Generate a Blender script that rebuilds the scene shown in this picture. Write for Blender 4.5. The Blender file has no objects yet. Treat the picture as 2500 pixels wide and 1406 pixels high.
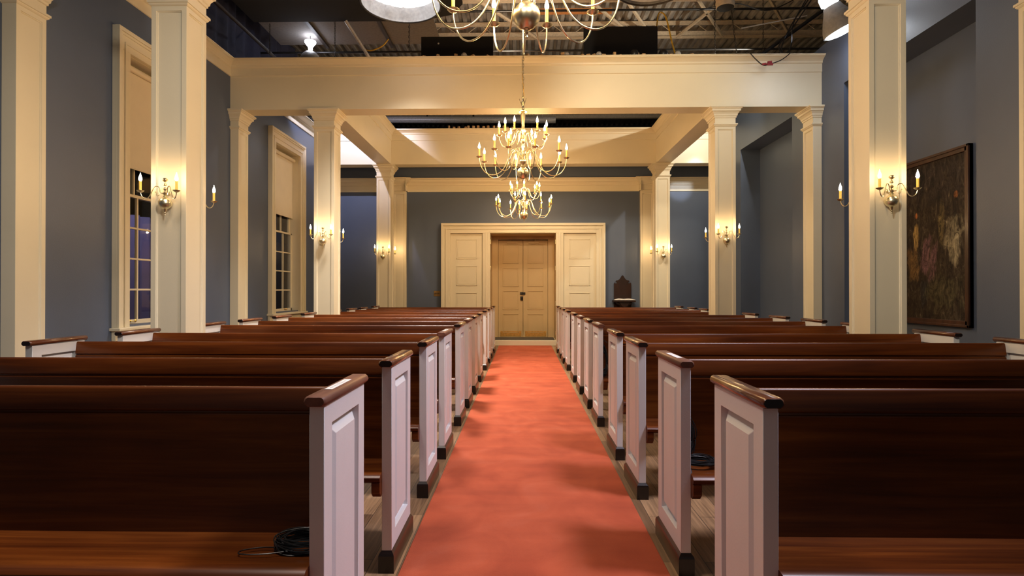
import bpy, math, random
from mathutils import Vector, Matrix
PI = math.pi
sc = bpy.context.scene
COL = sc.collection
R = math.radians

# ------------------------------------------------------------------ camera
cam = bpy.data.objects.new('camera', bpy.data.cameras.new('camera'))
COL.objects.link(cam)
cam.location = (0, 0, 1.30)
cam.rotation_euler = (R(90.29), 0, R(1.11))
cam.data.sensor_width = 36
cam.data.lens = 36 * 1390 / 2500
cam.data.clip_start = 0.02
cam.data.clip_end = 80
sc.camera = cam

# ------------------------------------------------------------------ world, exposure
sc.view_settings.view_transform = 'Standard'
sc.view_settings.look = 'None'
sc.view_settings.gamma = 1
sc.view_settings.use_curve_mapping = False
sc.view_settings.exposure = 0.45
w = bpy.data.worlds.new('world')
sc.world = w
w.use_nodes = True
w.node_tree.nodes['Background'].inputs[0].default_value = (0.85, 0.95, 1.0, 1)
w.node_tree.nodes['Background'].inputs[1].default_value = 0.07
sc.cycles.use_denoising = True
sc.cycles.max_bounces = 6
sc.cycles.diffuse_bounces = 3
sc.cycles.glossy_bounces = 3
sc.cycles.transmission_bounces = 4
sc.cycles.transparent_max_bounces = 8
sc.cycles.caustics_reflective = False
sc.cycles.caustics_refractive = False
sc.cycles.sample_clamp_indirect = 3.0
sc.cycles.sample_clamp_direct = 0
sc.cycles.use_light_tree = True


def area(name, loc, rot, size, power, color, shape='DISK', spread=180):
    l = bpy.data.lights.new(name, 'AREA')
    l.shape = shape
    l.size = size
    l.energy = power
    l.color = color
    l.spread = R(spread)
    o = bpy.data.objects.new(name, l)
    COL.objects.link(o)
    o.location = loc
    o.rotation_euler = rot
    return o


def spot(name, loc, target, power, color, angle, blend=0.3, radius=0.06):
    l = bpy.data.lights.new(name, 'SPOT')
    l.energy = power
    l.color = color
    l.spot_size = R(angle)
    l.spot_blend = blend
    l.shadow_soft_size = radius
    o = bpy.data.objects.new(name, l)
    COL.objects.link(o)
    o.location = loc
    o.rotation_euler = (Vector(target) - Vector(loc)).to_track_quat('-Z', 'Y').to_euler()
    return o


# the lit lantern over the nave, then added fill and wash lights without fixtures
area('lantern_light', (-1.66, 7.70, 5.385), (0, 0, 0), 0.8, 110, (1.0, 0.90, 0.80), spread=86)
spot('pew_fill_light', (3.0, 2.6, 5.6), (-0.6, 3.2, 0.4), 950, (0.88, 0.84, 1.0), 64, 1.0, 0.5)  # added fill aimed at the left pew ends
area('front_fill_light', (-1.9, 2.4, 5.7), (0, 0, 0), 0.9, 38, (1.0, 0.86, 0.76), spread=120)  # added overhead fill, no lantern hangs here
area('far_bay_fill_light', (0.3, 10.7, 5.5), (0, 0, 0), 0.9, 85, (1.0, 0.82, 0.58), spread=120)  # added to brighten the far bay, hidden behind the crossbeam
spot('beam_wash_light', (1.3, 3.4, 5.5), (2.0, 8.93, 4.25), 540, (1.0, 0.85, 0.60), 40, 1.0, 0.15)  # added spot for the glow on the crossbeam face
spot('column_wash_light_left', (0.9, 0.4, 4.3), (-3.5, 6.0, 2.1), 440, (1.0, 0.93, 0.80), 54, 1.0, 0.3)  # added wash for the left column fronts
spot('column_wash_light_right', (-0.9, 0.4, 4.3), (3.5, 6.0, 2.1), 440, (1.0, 0.93, 0.80), 54, 1.0, 0.3)  # added wash, mirrored for the right columns
# work lamps above the aisles
spot('aisle_lamp_light_left', (-3.92, 10.455, 5.725), (-4.1, 12.9, 4.35), 560, (0.76, 0.76, 1.0), 84, 0.5, 0.03)
spot('aisle_lamp_light_right', (4.18, 7.72, 4.78), (3.0, 8.6, 3.4), 30, (0.85, 0.92, 1.0), 150, 0.8, 0.12)
spot('far_lamp_light_right', (4.40, 10.5, 5.36), (0.0, 12.85, 4.3), 230, (1.0, 0.90, 0.72), 165, 0.6, 0.04)
spot('grid_lamp_light_right', (4.35, 8.4, 5.6), (3.78, 13.7, 3.75), 700, (0.72, 0.82, 1.0), 6.5, 0.7, 0.05)
# added uplight standing in for spill on the roof deck
spot('deck_light', (-0.3, 10.2, 5.6), (-0.1, 12.4, 7.6), 120, (1.0, 0.80, 0.58), 95, 0.9, 0.15)

# ------------------------------------------------------------------ materials
def new_mat(name):
    m = bpy.data.materials.new(name)
    m.use_nodes = True
    nt = m.node_tree
    b = nt.nodes['Principled BSDF']
    return m, nt, b


def N(nt, t, **kw):
    n = nt.nodes.new(t)
    for k, v in kw.items():
        setattr(n, k, v)
    return n


def ramp(nt, fac, stops):
    r = N(nt, 'ShaderNodeValToRGB')
    while len(r.color_ramp.elements) < len(stops):
        r.color_ramp.elements.new(0.5)
    for e, (p, c) in zip(r.color_ramp.elements, stops):
        e.position = p
        e.color = (*c, 1)
    nt.links.new(fac, r.inputs[0])
    return r


def coords(nt, scale=(1, 1, 1), kind='Object', rnd=False, rot=(0, 0, 0)):
    tc = N(nt, 'ShaderNodeTexCoord')
    mp = N(nt, 'ShaderNodeMapping')
    mp.inputs['Scale'].default_value = scale
    mp.inputs['Rotation'].default_value = rot
    if rnd:
        oi = N(nt, 'ShaderNodeObjectInfo')
        ml = N(nt, 'ShaderNodeMath', operation='MULTIPLY')
        ml.inputs[1].default_value = 37.0
        nt.links.new(oi.outputs['Random'], ml.inputs[0])
        ad = N(nt, 'ShaderNodeVectorMath', operation='ADD')
        nt.links.new(tc.outputs[kind], ad.inputs[0])
        nt.links.new(ml.outputs[0], ad.inputs[1])
        nt.links.new(ad.outputs[0], mp.inputs[0])
    else:
        nt.links.new(tc.outputs[kind], mp.inputs[0])
    return mp.outputs[0]


def bump(nt, b, h, strength, dist=0.01):
    bp = N(nt, 'ShaderNodeBump')
    bp.inputs['Strength'].default_value = strength
    bp.inputs['Distance'].default_value = dist
    nt.links.new(h, bp.inputs['Height'])
    nt.links.new(bp.outputs[0], b.inputs['Normal'])


def paint(name, c, rough=0.5, var=0.06, scale=3.0, spec=0.5, bs=0.08):
    m, nt, b = new_mat(name)
    v = coords(nt)
    n = N(nt, 'ShaderNodeTexNoise')
    n.inputs['Scale'].default_value = scale
    n.inputs['Detail'].default_value = 5
    nt.links.new(v, n.inputs[0])
    lo = tuple(x * (1 - var) for x in c)
    hi = tuple(min(1, x * (1 + var)) for x in c)
    r = ramp(nt, n.outputs[0], [(0.3, lo), (0.7, hi)])
    nt.links.new(r.outputs[0], b.inputs['Base Color'])
    b.inputs['Roughness'].default_value = rough
    b.inputs['Specular IOR Level'].default_value = spec
    n2 = N(nt, 'ShaderNodeTexNoise')
    n2.inputs['Scale'].default_value = 120
    nt.links.new(v, n2.inputs[0])
    bump(nt, b, n2.outputs[0], bs, 0.004)
    return m


def wood(name, dark, mid, light, rough=0.3, coat=0.3, along=(0.6, 14, 14), sc_=1.6):
    m, nt, b = new_mat(name)
    v = coords(nt, along, rnd=True)
    n = N(nt, 'ShaderNodeTexNoise')
    n.inputs['Scale'].default_value = sc_
    n.inputs['Detail'].default_value = 8
    n.inputs['Roughness'].default_value = 0.6
    n.inputs['Distortion'].default_value = 0.6
    nt.links.new(v, n.inputs[0])
    r = ramp(nt, n.outputs[0], [(0.25, dark), (0.5, mid), (0.78, light)])
    v2 = coords(nt, (0.8, 2.2, 2.2), rnd=True)
    n2 = N(nt, 'ShaderNodeTexNoise')
    n2.inputs['Scale'].default_value = 1.8
    n2.inputs['Detail'].default_value = 3
    nt.links.new(v2, n2.inputs[0])
    r2 = ramp(nt, n2.outputs[0], [(0.3, (0.62, 0.62, 0.62)), (0.7, (1.1, 1.1, 1.1))])
    mx = N(nt, 'ShaderNodeMix', data_type='RGBA', blend_type='MULTIPLY')
    mx.inputs[0].default_value = 1
    nt.links.new(r.outputs[0], mx.inputs[6])
    nt.links.new(r2.outputs[0], mx.inputs[7])
    nt.links.new(mx.outputs[2], b.inputs['Base Color'])
    b.inputs['Roughness'].default_value = rough
    b.inputs['Coat Weight'].default_value = coat
    b.inputs['Specular IOR Level'].default_value = 0.3
    b.inputs['Coat Roughness'].default_value = 0.16
    bump(nt, b, n.outputs[0], 0.06, 0.003)
    return m


def simple(name, c, rough=0.5, metal=0.0, emit=None, es=0.0, bumpy=0.05):
    m, nt, b = new_mat(name)
    v = coords(nt)
    n = N(nt, 'ShaderNodeTexNoise')
    n.inputs['Scale'].default_value = 25
    nt.links.new(v, n.inputs[0])
    r = ramp(nt, n.outputs[0], [(0.3, tuple(x * 0.85 for x in c)), (0.7, tuple(min(1, x * 1.1) for x in c))])
    nt.links.new(r.outputs[0], b.inputs['Base Color'])
    b.inputs['Roughness'].default_value = rough
    b.inputs['Metallic'].default_value = metal
    if emit:
        b.inputs['Emission Color'].default_value = (*emit, 1)
        b.inputs['Emission Strength'].default_value = es
    if bumpy:
        bump(nt, b, n.outputs[0], bumpy, 0.003)
    return m


M = {}
M['cream'] = paint('cream_paint', (0.73, 0.66, 0.50), 0.42, 0.03, 1.5)
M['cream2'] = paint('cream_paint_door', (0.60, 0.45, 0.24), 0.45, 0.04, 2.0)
M['blue'] = paint('blue_wall_paint', (0.092, 0.119, 0.184), 0.42, 0.05, 1.2, 0.4, 0.2)
M['white'] = paint('white_pew_paint', (0.72, 0.72, 0.72), 0.45, 0.03, 4.0)
M['wood'] = wood('pew_wood', (0.05, 0.009, 0.001), (0.12, 0.027, 0.003), (0.22, 0.060, 0.008), 0.34, 0.10)
M['cap'] = wood('cap_wood', (0.06, 0.016, 0.008), (0.13, 0.038, 0.016), (0.22, 0.075, 0.03), 0.25, 0.6, (14, 0.6, 14))
M['capmatte'] = wood('cap_wood_worn', (0.11, 0.045, 0.028), (0.16, 0.066, 0.042), (0.22, 0.095, 0.06), 0.5, 0.0, (14, 0.6, 14))
M['endgrain'] = simple('cap_end_grain', (0.012, 0.006, 0.005), 0.3)
M['plinth'] = wood('plinth_wood', (0.03, 0.014, 0.008), (0.055, 0.026, 0.014), (0.09, 0.042, 0.022), 0.35, 0.2, (14, 0.6, 14))
M['black'] = simple('black_paint', (0.008, 0.007, 0.007), 0.4)
M['duvetyne'] = simple('black_cloth', (0.006, 0.0055, 0.007), 0.95)
M['navy'] = simple('navy_drape_cloth', (0.018, 0.022, 0.055), 0.8)
M['greypanel'] = simple('grey_board', (0.14, 0.125, 0.115), 0.8)
M['batten'] = simple('batten_wood', (0.02, 0.013, 0.01), 0.6)
M['steel'] = simple('painted_joist_steel', (0.62, 0.50, 0.36), 0.5, 0.0)
M['steelwarm'] = simple('primer_joist_steel', (0.62, 0.25, 0.08), 0.5, 0.0)
M['pipe'] = simple('aluminium_pipe', (0.70, 0.66, 0.64), 0.35, 0.15)
M['darkpipe'] = simple('black_iron_pipe', (0.03, 0.028, 0.028), 0.35, 0.5)
M['chain'] = simple('grid_chain_steel', (0.08, 0.07, 0.06), 0.35, 0.8)
M['yellow'] = simple('yellow_cable', (0.72, 0.42, 0.03), 0.5)
M['blackcable'] = simple('black_cable', (0.015, 0.014, 0.014), 0.35)
M['red'] = simple('red_connector', (0.28, 0.02, 0.03), 0.5)
M['offcut'] = simple('raw_wood', (0.55, 0.33, 0.15), 0.7)
M['rock'] = simple('pale_grey_scrap', (0.35, 0.33, 0.31), 0.7)
M['paper'] = simple('paper', (0.85, 0.84, 0.82), 0.6)
M['ink'] = simple('faint_ink', (0.25, 0.27, 0.35), 0.6)
M['brass'] = simple('polished_brass', (1.0, 0.86, 0.58), 0.30, 1.0, bumpy=0.02)
M['brassold'] = simple('aged_brass', (0.80, 0.52, 0.16), 0.35, 1.0)
M['dullbrass'] = simple('dull_brass_plate', (0.28, 0.17, 0.06), 0.5, 0.6)
M['silverskirt'] = simple('silver_lantern_skirt', (0.30, 0.31, 0.33), 0.5, 0.2)
M['blueskirt'] = simple('blue_grey_diffuser', (0.50, 0.56, 0.66), 0.8)
M['diffuser'] = simple('lit_diffuser', (0.9, 0.9, 0.9), 0.8, 0, (1.0, 0.97, 0.95), 2.5)
M['lampglow'] = simple('lit_lamp_glass', (0.9, 0.9, 0.9), 0.4, 0, (0.88, 0.94, 1.0), 14)
M['workbulb'] = simple('work_lamp_bulb', (0.9, 0.9, 0.9), 0.4, 0, (0.85, 0.88, 1.0), 18, bumpy=0)
M['lampshell'] = simple('grey_lamp_shell', (0.38, 0.38, 0.38), 0.4, 0.3)
M['candle'] = simple('candle_sleeve', (0.72, 0.48, 0.10), 0.5, 0, (1.0, 0.55, 0.08), 0.35)  # sleeve glows slightly, standing in for light from its bulb
M['flame'] = simple('lit_bulb', (1, 0.9, 0.7), 0.3, 0, (1.0, 0.60, 0.25), 380, bumpy=0)
M['flame2'] = simple('lit_sconce_bulb', (1, 0.9, 0.7), 0.3, 0, (1.0, 0.66, 0.33), 140, bumpy=0)
M['darkwood'] = wood('dark_carved_wood', (0.012, 0.004, 0.003), (0.022, 0.007, 0.004), (0.04, 0.012, 0.006), 0.45, 0.1, (4, 4, 1))
M['blind'] = paint('blind_cloth', (0.72, 0.65, 0.52), 0.8, 0.03, 4)
M['bookcover'] = simple('book_cover', (0.03, 0.012, 0.01), 0.5)
M['mat'] = simple('dark_rubber_mat', (0.06, 0.055, 0.05), 0.7)
M['frame'] = wood('picture_frame_wood', (0.03, 0.011, 0.006), (0.06, 0.022, 0.011), (0.10, 0.038, 0.018), 0.35, 0.2, (6, 6, 1))
M['violet'] = paint('violet_drape', (0.21, 0.19, 0.32), 0.8, 0.15, 2)
M['night'] = simple('dark_yard_floor', (0.02, 0.02, 0.03), 0.8)


def floor_mat():
    m, nt, b = new_mat('wood_plank_floor')
    v = coords(nt, (1, 1, 1), rot=(0, 0, PI / 2))
    br = N(nt, 'ShaderNodeTexBrick')
    br.inputs['Scale'].default_value = 1
    br.inputs['Brick Width'].default_value = 1.1
    br.inputs['Row Height'].default_value = 0.145
    br.inputs['Mortar Size'].default_value = 0.0018
    br.inputs['Color1'].default_value = (0.14, 0.08, 0.042, 1)
    br.inputs['Color2'].default_value = (0.36, 0.225, 0.12, 1)
    br.inputs['Mortar'].default_value = (0.05, 0.035, 0.025, 1)
    nt.links.new(v, br.inputs[0])
    v2 = coords(nt, (22, 0.9, 1))
    n = N(nt, 'ShaderNodeTexNoise')
    n.inputs['Scale'].default_value = 3
    n.inputs['Detail'].default_value = 8
    n.inputs['Distortion'].default_value = 0.8
    nt.links.new(v2, n.inputs[0])
    r = ramp(nt, n.outputs[0], [(0.3, (0.55, 0.52, 0.5)), (0.7, (1.25, 1.22, 1.2))])
    mx = N(nt, 'ShaderNodeMix', data_type='RGBA', blend_type='MULTIPLY')
    mx.inputs[0].default_value = 1
    nt.links.new(br.outputs[0], mx.inputs[6])
    nt.links.new(r.outputs[0], mx.inputs[7])
    nt.links.new(mx.outputs[2], b.inputs['Base Color'])
    b.inputs['Roughness'].default_value = 0.42
    bump(nt, b, br.outputs['Fac'], -0.3, 0.002)
    return m


def carpet_mat():
    m, nt, b = new_mat('red_carpet')
    v = coords(nt, (1.2, 1.0, 1))
    n = N(nt, 'ShaderNodeTexNoise')
    n.inputs['Scale'].default_value = 2.2
    n.inputs['Detail'].default_value = 6
    n.inputs['Distortion'].default_value = 1.2
    nt.links.new(v, n.inputs[0])
    r = ramp(nt, n.outputs[0], [(0.3, (0.37, 0.060, 0.020)), (0.55, (0.45, 0.082, 0.029)), (0.75, (0.49, 0.105, 0.046))])
    # tracks brushed into the pile: arcs and cross streaks
    v2 = coords(nt, (0.9, 5.0, 1))
    n2 = N(nt, 'ShaderNodeTexNoise')
    n2.inputs['Scale'].default_value = 1.3
    n2.inputs['Detail'].default_value = 3
    nt.links.new(v2, n2.inputs[0])
    r2 = ramp(nt, n2.outputs[0], [(0.34, (0.90, 0.88, 0.88)), (0.5, (1.0, 1.0, 1.0)), (0.7, (1.04, 1.06, 1.08))])
    wv = N(nt, 'ShaderNodeTexWave', wave_type='RINGS')
    wv.inputs['Scale'].default_value = 1.1
    wv.inputs['Distortion'].default_value = 4
    wv.inputs['Detail'].default_value = 2
    v3 = coords(nt, (2.0, 1.0, 1))
    nt.links.new(v3, wv.inputs[0])
    r3 = ramp(nt, wv.outputs[1], [(0.0, (0.95, 0.94, 0.94)), (0.6, (1.0, 1.0, 1.0)), (1.0, (1.05, 1.06, 1.07))])
    a = N(nt, 'ShaderNodeMix', data_type='RGBA', blend_type='MULTIPLY')
    a.inputs[0].default_value = 1
    c = N(nt, 'ShaderNodeMix', data_type='RGBA', blend_type='MULTIPLY')
    c.inputs[0].default_value = 1
    nt.links.new(r.outputs[0], a.inputs[6])
    nt.links.new(r2.outputs[0], a.inputs[7])
    nt.links.new(a.outputs[2], c.inputs[6])
    nt.links.new(r3.outputs[0], c.inputs[7])
    nt.links.new(c.outputs[2], b.inputs['Base Color'])
    b.inputs['Roughness'].default_value = 0.95
    b.inputs['Sheen Weight'].default_value = 0.05
    b.inputs['Sheen Tint'].default_value = (1, 0.6, 0.5, 1)
    n4 = N(nt, 'ShaderNodeTexNoise')
    n4.inputs['Scale'].default_value = 260
    nt.links.new(coords(nt), n4.inputs[0])
    bump(nt, b, n4.outputs[0], 0.4, 0.004)
    return m


def deck_mat():
    m, nt, b = new_mat('corrugated_roof_deck')
    n = N(nt, 'ShaderNodeTexNoise')
    n.inputs['Scale'].default_value = 2.5
    n.inputs['Detail'].default_value = 8
    nt.links.new(coords(nt), n.inputs[0])
    r = ramp(nt, n.outputs[0], [(0.3, (0.26, 0.235, 0.21)), (0.7, (0.55, 0.51, 0.46))])
    nt.links.new(r.outputs[0], b.inputs['Base Color'])
    b.inputs['Roughness'].default_value = 0.5
    return m


def painting_mat():
    # a generic abstract oil surface: umber and olive dabs with mauve and ochre passages
    m, nt, b = new_mat('painted_canvas')
    n = N(nt, 'ShaderNodeTexNoise')
    n.inputs['Scale'].default_value = 11
    n.inputs['Detail'].default_value = 10
    n.inputs['Roughness'].default_value = 0.8
    n.inputs['Distortion'].default_value = 1.2
    nt.links.new(coords(nt, (1, 1.25, 0.5)), n.inputs[0])
    r = ramp(nt, n.outputs[0], [(0.38, (0.006, 0.004, 0.005)), (0.46, (0.022, 0.013, 0.010)),
                                (0.53, (0.045, 0.032, 0.018)), (0.60, (0.075, 0.058, 0.045)), (0.68, (0.28, 0.22, 0.12))])
    last = r.outputs[0]
    tex = ramp(nt, n.outputs[0], [(0.40, (0.12, 0.12, 0.12)), (0.5, (0.8, 0.8, 0.8)), (0.62, (1.6, 1.6, 1.6))]).outputs[0]
    tc = N(nt, 'ShaderNodeTexCoord')
    sep = N(nt, 'ShaderNodeSeparateXYZ')
    nt.links.new(tc.outputs['Object'], sep.inputs[0])
    wob = N(nt, 'ShaderNodeTexNoise')
    wob.inputs['Scale'].default_value = 9
    wob.inputs['Detail'].default_value = 6
    nt.links.new(coords(nt, (1, 1.2, 0.6)), wob.inputs[0])
    def mth(op, a, b_):
        q = N(nt, 'ShaderNodeMath', operation=op)
        for k, v in enumerate((a, b_)):
            if isinstance(v, (int, float)): q.inputs[k].default_value = v
            else: nt.links.new(v, q.inputs[k])
        return q.outputs[0]
    for (cy, cz, ry, rz, col, amt) in ((0.05, -0.22, 0.14, 0.26, (0.20, 0.105, 0.13), 0.8), (-0.37, -0.02, 0.13, 0.26, (0.36, 0.31, 0.20), 0.75),
                                       (-0.17, 0.22, 0.05, 0.22, (0.22, 0.17, 0.07), 0.7), (0.27, 0.07, 0.05, 0.16, (0.50, 0.34, 0.12), 0.8),
                                       (0.33, -0.28, 0.12, 0.2, (0.26, 0.15, 0.05), 0.6), (-0.40, 0.50, 0.03, 0.035, (0.55, 0.20, 0.05), 1.0), (0.27, 0.33, 0.03, 0.04, (0.50, 0.18, 0.05), 1.0),
                                       (0.0, 0.75, 0.6, 0.3, (0.03, 0.022, 0.024), 0.55), (0.12, -0.62, 0.07, 0.2, (0.03, 0.03, 0.035), 0.8), (-0.2, -0.66, 0.3, 0.2, (0.10, 0.09, 0.045), 0.5)):
        a = mth('DIVIDE', mth('SUBTRACT', sep.outputs[1], cy), ry)
        c = mth('DIVIDE', mth('SUBTRACT', sep.outputs[2], cz), rz)
        d = mth('ADD', mth('MULTIPLY', a, a), mth('MULTIPLY', c, c))
        d = mth('ADD', d, mth('MULTIPLY', mth('SUBTRACT', wob.outputs[0], 0.5), 5.0))
        k = N(nt, 'ShaderNodeMapRange')
        k.inputs[1].default_value = 1.3
        k.inputs[2].default_value = 0.4
        k.inputs[3].default_value = 0
        k.inputs[4].default_value = amt
        nt.links.new(d, k.inputs[0])
        mx = N(nt, 'ShaderNodeMix', data_type='RGBA')
        nt.links.new(k.outputs[0], mx.inputs[0])
        nt.links.new(last, mx.inputs[6])
        mm_ = N(nt, 'ShaderNodeMix', data_type='RGBA', blend_type='MULTIPLY')
        mm_.inputs[0].default_value = 1
        mm_.inputs[6].default_value = (*col, 1)
        nt.links.new(tex, mm_.inputs[7])
        nt.links.new(mm_.outputs[2], mx.inputs[7])
        last = mx.outputs[2]
    nt.links.new(last, b.inputs['Base Color'])
    b.inputs['Roughness'].default_value = 0.6
    b.inputs['Specular IOR Level'].default_value = 0.2
    bump(nt, b, n.outputs[0], 0.3, 0.01)
    return m


def glass_mat():
    m = bpy.data.materials.new('window_glass')
    m.use_nodes = True
    nt = m.node_tree
    nt.nodes.clear()
    out = N(nt, 'ShaderNodeOutputMaterial')
    tr = N(nt, 'ShaderNodeBsdfTransparent')
    tr.inputs[0].default_value = (0.9, 0.92, 0.95, 1)
    gl = N(nt, 'ShaderNodeBsdfGlossy')
    gl.inputs['Roughness'].default_value = 0.02
    lw = N(nt, 'ShaderNodeLayerWeight')
    lw.inputs[0].default_value = 0.5
    pw = N(nt, 'ShaderNodeMath', operation='POWER')
    pw.inputs[1].default_value = 4.5
    nt.links.new(lw.outputs['Facing'], pw.inputs[0])
    fr = N(nt, 'ShaderNodeMath', operation='MULTIPLY_ADD')
    fr.inputs[1].default_value = 0.9
    fr.inputs[2].default_value = 0.03
    nt.links.new(pw.outputs[0], fr.inputs[0])
    n = N(nt, 'ShaderNodeTexNoise')
    n.inputs['Scale'].default_value = 3
    bp = N(nt, 'ShaderNodeBump')
    bp.inputs['Strength'].default_value = 0.05
    nt.links.new(coords(nt), n.inputs[0])
    nt.links.new(n.outputs[0], bp.inputs['Height'])
    nt.links.new(bp.outputs[0], gl.inputs['Normal'])
    mx = N(nt, 'ShaderNodeMixShader')
    nt.links.new(fr.outputs[0], mx.inputs[0])
    nt.links.new(tr.outputs[0], mx.inputs[1])
    nt.links.new(gl.outputs[0], mx.inputs[2])
    nt.links.new(mx.outputs[0], out.inputs[0])
    return m


M['floor'] = floor_mat()
M['carpet'] = carpet_mat()
M['deck'] = deck_mat()
M['painting'] = painting_mat()
M['glass'] = glass_mat()


# ------------------------------------------------------------------ mesh helpers
class MB:
    def __init__(self):
        self.v = []
        self.f = []
        self.mi = []
        self.weld = False

    def add(self, vs, fs, mi=0):
        o = len(self.v)
        self.v += [tuple(p) for p in vs]
        self.f += [tuple(i + o for i in f) for f in fs]
        self.mi += [mi] * len(fs)

    def box(self, x0, x1, y0, y1, z0, z1, mi=0):
        if x0 > x1: x0, x1 = x1, x0
        if y0 > y1: y0, y1 = y1, y0
        if z0 > z1: z0, z1 = z1, z0
        vs = [(x0, y0, z0), (x1, y0, z0), (x1, y1, z0), (x0, y1, z0), (x0, y0, z1), (x1, y0, z1), (x1, y1, z1), (x0, y1, z1)]
        self.add(vs, [(3, 2, 1, 0), (4, 5, 6, 7), (0, 1, 5, 4), (1, 2, 6, 5), (2, 3, 7, 6), (3, 0, 4, 7)], mi)

    def prism(self, pts, axis, a0, a1, mi=0):
        """extrude a closed 2D outline along an axis; pts are (u, v): axis x -> (y,z), y -> (x,z), z -> (x,y)"""
        n = len(pts)
        def P(u, v, a):
            return {'x': (a, u, v), 'y': (u, a, v), 'z': (u, v, a)}[axis]
        vs = [P(u, v, a0) for u, v in pts] + [P(u, v, a1) for u, v in pts]
        fs = [tuple(range(n)), tuple(range(2 * n - 1, n - 1, -1))]
        for i in range(n):
            j = (i + 1) % n
            fs.append((i, i + n, j + n, j))
        self.add(vs, fs, mi)

    def rings(self, cx, cy, prof, hx=0.0, hy=0.0, mi=0):
        """stack of rectangles: prof = [(out, z)...] around a base half-size hx, hy"""
        vs, fs = [], []
        for o, z in prof:
            vs += [(cx - hx - o, cy - hy - o, z), (cx + hx + o, cy - hy - o, z), (cx + hx + o, cy + hy + o, z), (cx - hx - o, cy + hy + o, z)]
        n = len(prof)
        fs.append((3, 2, 1, 0))
        for k in range(n - 1):
            for i in range(4):
                j = (i + 1) % 4
                fs.append((4 * k + i, 4 * k + j, 4 * k + 4 + j, 4 * k + 4 + i))
        fs.append(tuple(4 * (n - 1) + i for i in range(4)))
        self.add(vs, fs, mi)

    def lathe(self, prof, c=(0, 0, 0), seg=16, mi=0, mat=None):
        vs, fs = [], []
        n = len(prof)
        for r, z in prof:
            for s in range(seg):
                a = 2 * PI * s / seg
                p = Vector((r * math.cos(a), r * math.sin(a), z))
                if mat is not None: p = mat @ p
                vs.append((p.x + c[0], p.y + c[1], p.z + c[2]))
        for k in range(n - 1):
            for s in range(seg):
                t = (s + 1) % seg
                fs.append((k * seg + s, k * seg + t, (k + 1) * seg + t, (k + 1) * seg + s))
        fs.append(tuple(range(seg - 1, -1, -1)))
        fs.append(tuple((n - 1) * seg + s for s in range(seg)))
        self.add(vs, fs, mi)

    def tube(self, pts, r, seg=8, mi=0, closed=False):
        P = [Vector(p) for p in pts]
        n = len(P)
        if n < 2: return
        rr = r if isinstance(r, (list, tuple)) else [r] * n
        vs, fs = [], []
        T0 = (P[1] - P[0]).normalized()
        up = Vector((0, 0, 1)) if abs(T0.z) < 0.9 else Vector((1, 0, 0))
        u = T0.cross(up).normalized()
        for i in range(n):
            if closed:
                T = (P[(i + 1) % n] - P[i - 1]).normalized()
            else:
                T = (P[min(i + 1, n - 1)] - P[max(i - 1, 0)]).normalized()
            u = (u - T * u.dot(T))
            if u.length < 1e-6: u = T.orthogonal()
            u.normalize()
            q = T.cross(u)
            for s in range(seg):
                a = 2 * PI * s / seg
                vs.append(P[i] + (u * math.cos(a) + q * math.sin(a)) * rr[i])
        m = n if closed else n - 1
        for i in range(m):
            i2 = (i + 1) % n
            for s in range(seg):
                t = (s + 1) % seg
                fs.append((i * seg + s, i * seg + t, i2 * seg + t, i2 * seg + s))
        if not closed:
            fs.append(tuple(range(seg - 1, -1, -1)))
            fs.append(tuple((n - 1) * seg + s for s in range(seg)))
        self.add(vs, fs, mi)

    def build(self, name, mats, parent=None, bevel=0, smooth=False, loc=None, segs=2):
        me = bpy.data.meshes.new(name)
        me.from_pydata(self.v, [], self.f)
        if not isinstance(mats, (list, tuple)): mats = [mats]
        for m in mats: me.materials.append(m)
        if len(mats) > 1:
            me.polygons.foreach_set('material_index', self.mi)
        me.validate()
        me.update()
        import bmesh
        bm = bmesh.new()
        bm.from_mesh(me)
        if self.weld: bmesh.ops.remove_doubles(bm, verts=bm.verts, dist=1e-5)
        bmesh.ops.recalc_face_normals(bm, faces=bm.faces)
        bm.to_mesh(me)
        bm.free()
        if smooth:
            me.polygons.foreach_set('use_smooth', [True] * len(me.polygons))
            try:
                me.set_sharp_from_angle(angle=R(40))
            except Exception:
                pass
        o = bpy.data.objects.new(name, me)
        COL.objects.link(o)
        if parent: o.parent = parent
        if loc: o.location = loc
        if bevel:
            md = o.modifiers.new('bevel', 'BEVEL')
            md.width = bevel
            md.segments = segs
            md.limit_method = 'ANGLE'
            md.angle_limit = R(40)
            md.harden_normals = False
            me.polygons.foreach_set('use_smooth', [True] * len(me.polygons))
            try:
                me.set_sharp_from_angle(angle=R(20))
            except Exception:
                pass
        return o


def spline(pts, n=6):
    P = [Vector(p) for p in pts]
    out = []
    for i in range(len(P) - 1):
        p0 = P[max(i - 1, 0)]; p1 = P[i]; p2 = P[i + 1]; p3 = P[min(i + 2, len(P) - 1)]
        for k in range(n):
            t = k / n
            out.append(0.5 * ((2 * p1) + (p2 - p0) * t + (2 * p0 - 5 * p1 + 4 * p2 - p3) * t * t + (3 * p1 - p0 - 3 * p2 + p3) * t ** 3))
    out.append(P[-1])
    return out


def thing(name, label, cat, loc=(0, 0, 0), rz=0, group=None):
    o = bpy.data.objects.new(name, None)
    o.empty_display_size = 0.1
    COL.objects.link(o)
    o.location = loc
    o.rotation_euler = (0, 0, rz)
    o['label'] = label
    o['category'] = cat
    o['kind'] = 'thing'
    if group: o['group'] = group
    return o


def tag(o, label, cat, group=None, kind='thing'):
    o['label'] = label
    o['category'] = cat
    o['kind'] = kind
    if group: o['group'] = group
    return o


def struct(o):
    o['kind'] = 'structure'
    return o


def copy_tree(o, parent=None):
    c = o.copy()
    COL.objects.link(c)
    if parent: c.parent = parent
    for ch in list(o.children):
        copy_tree(ch, c)
    return c


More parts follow.
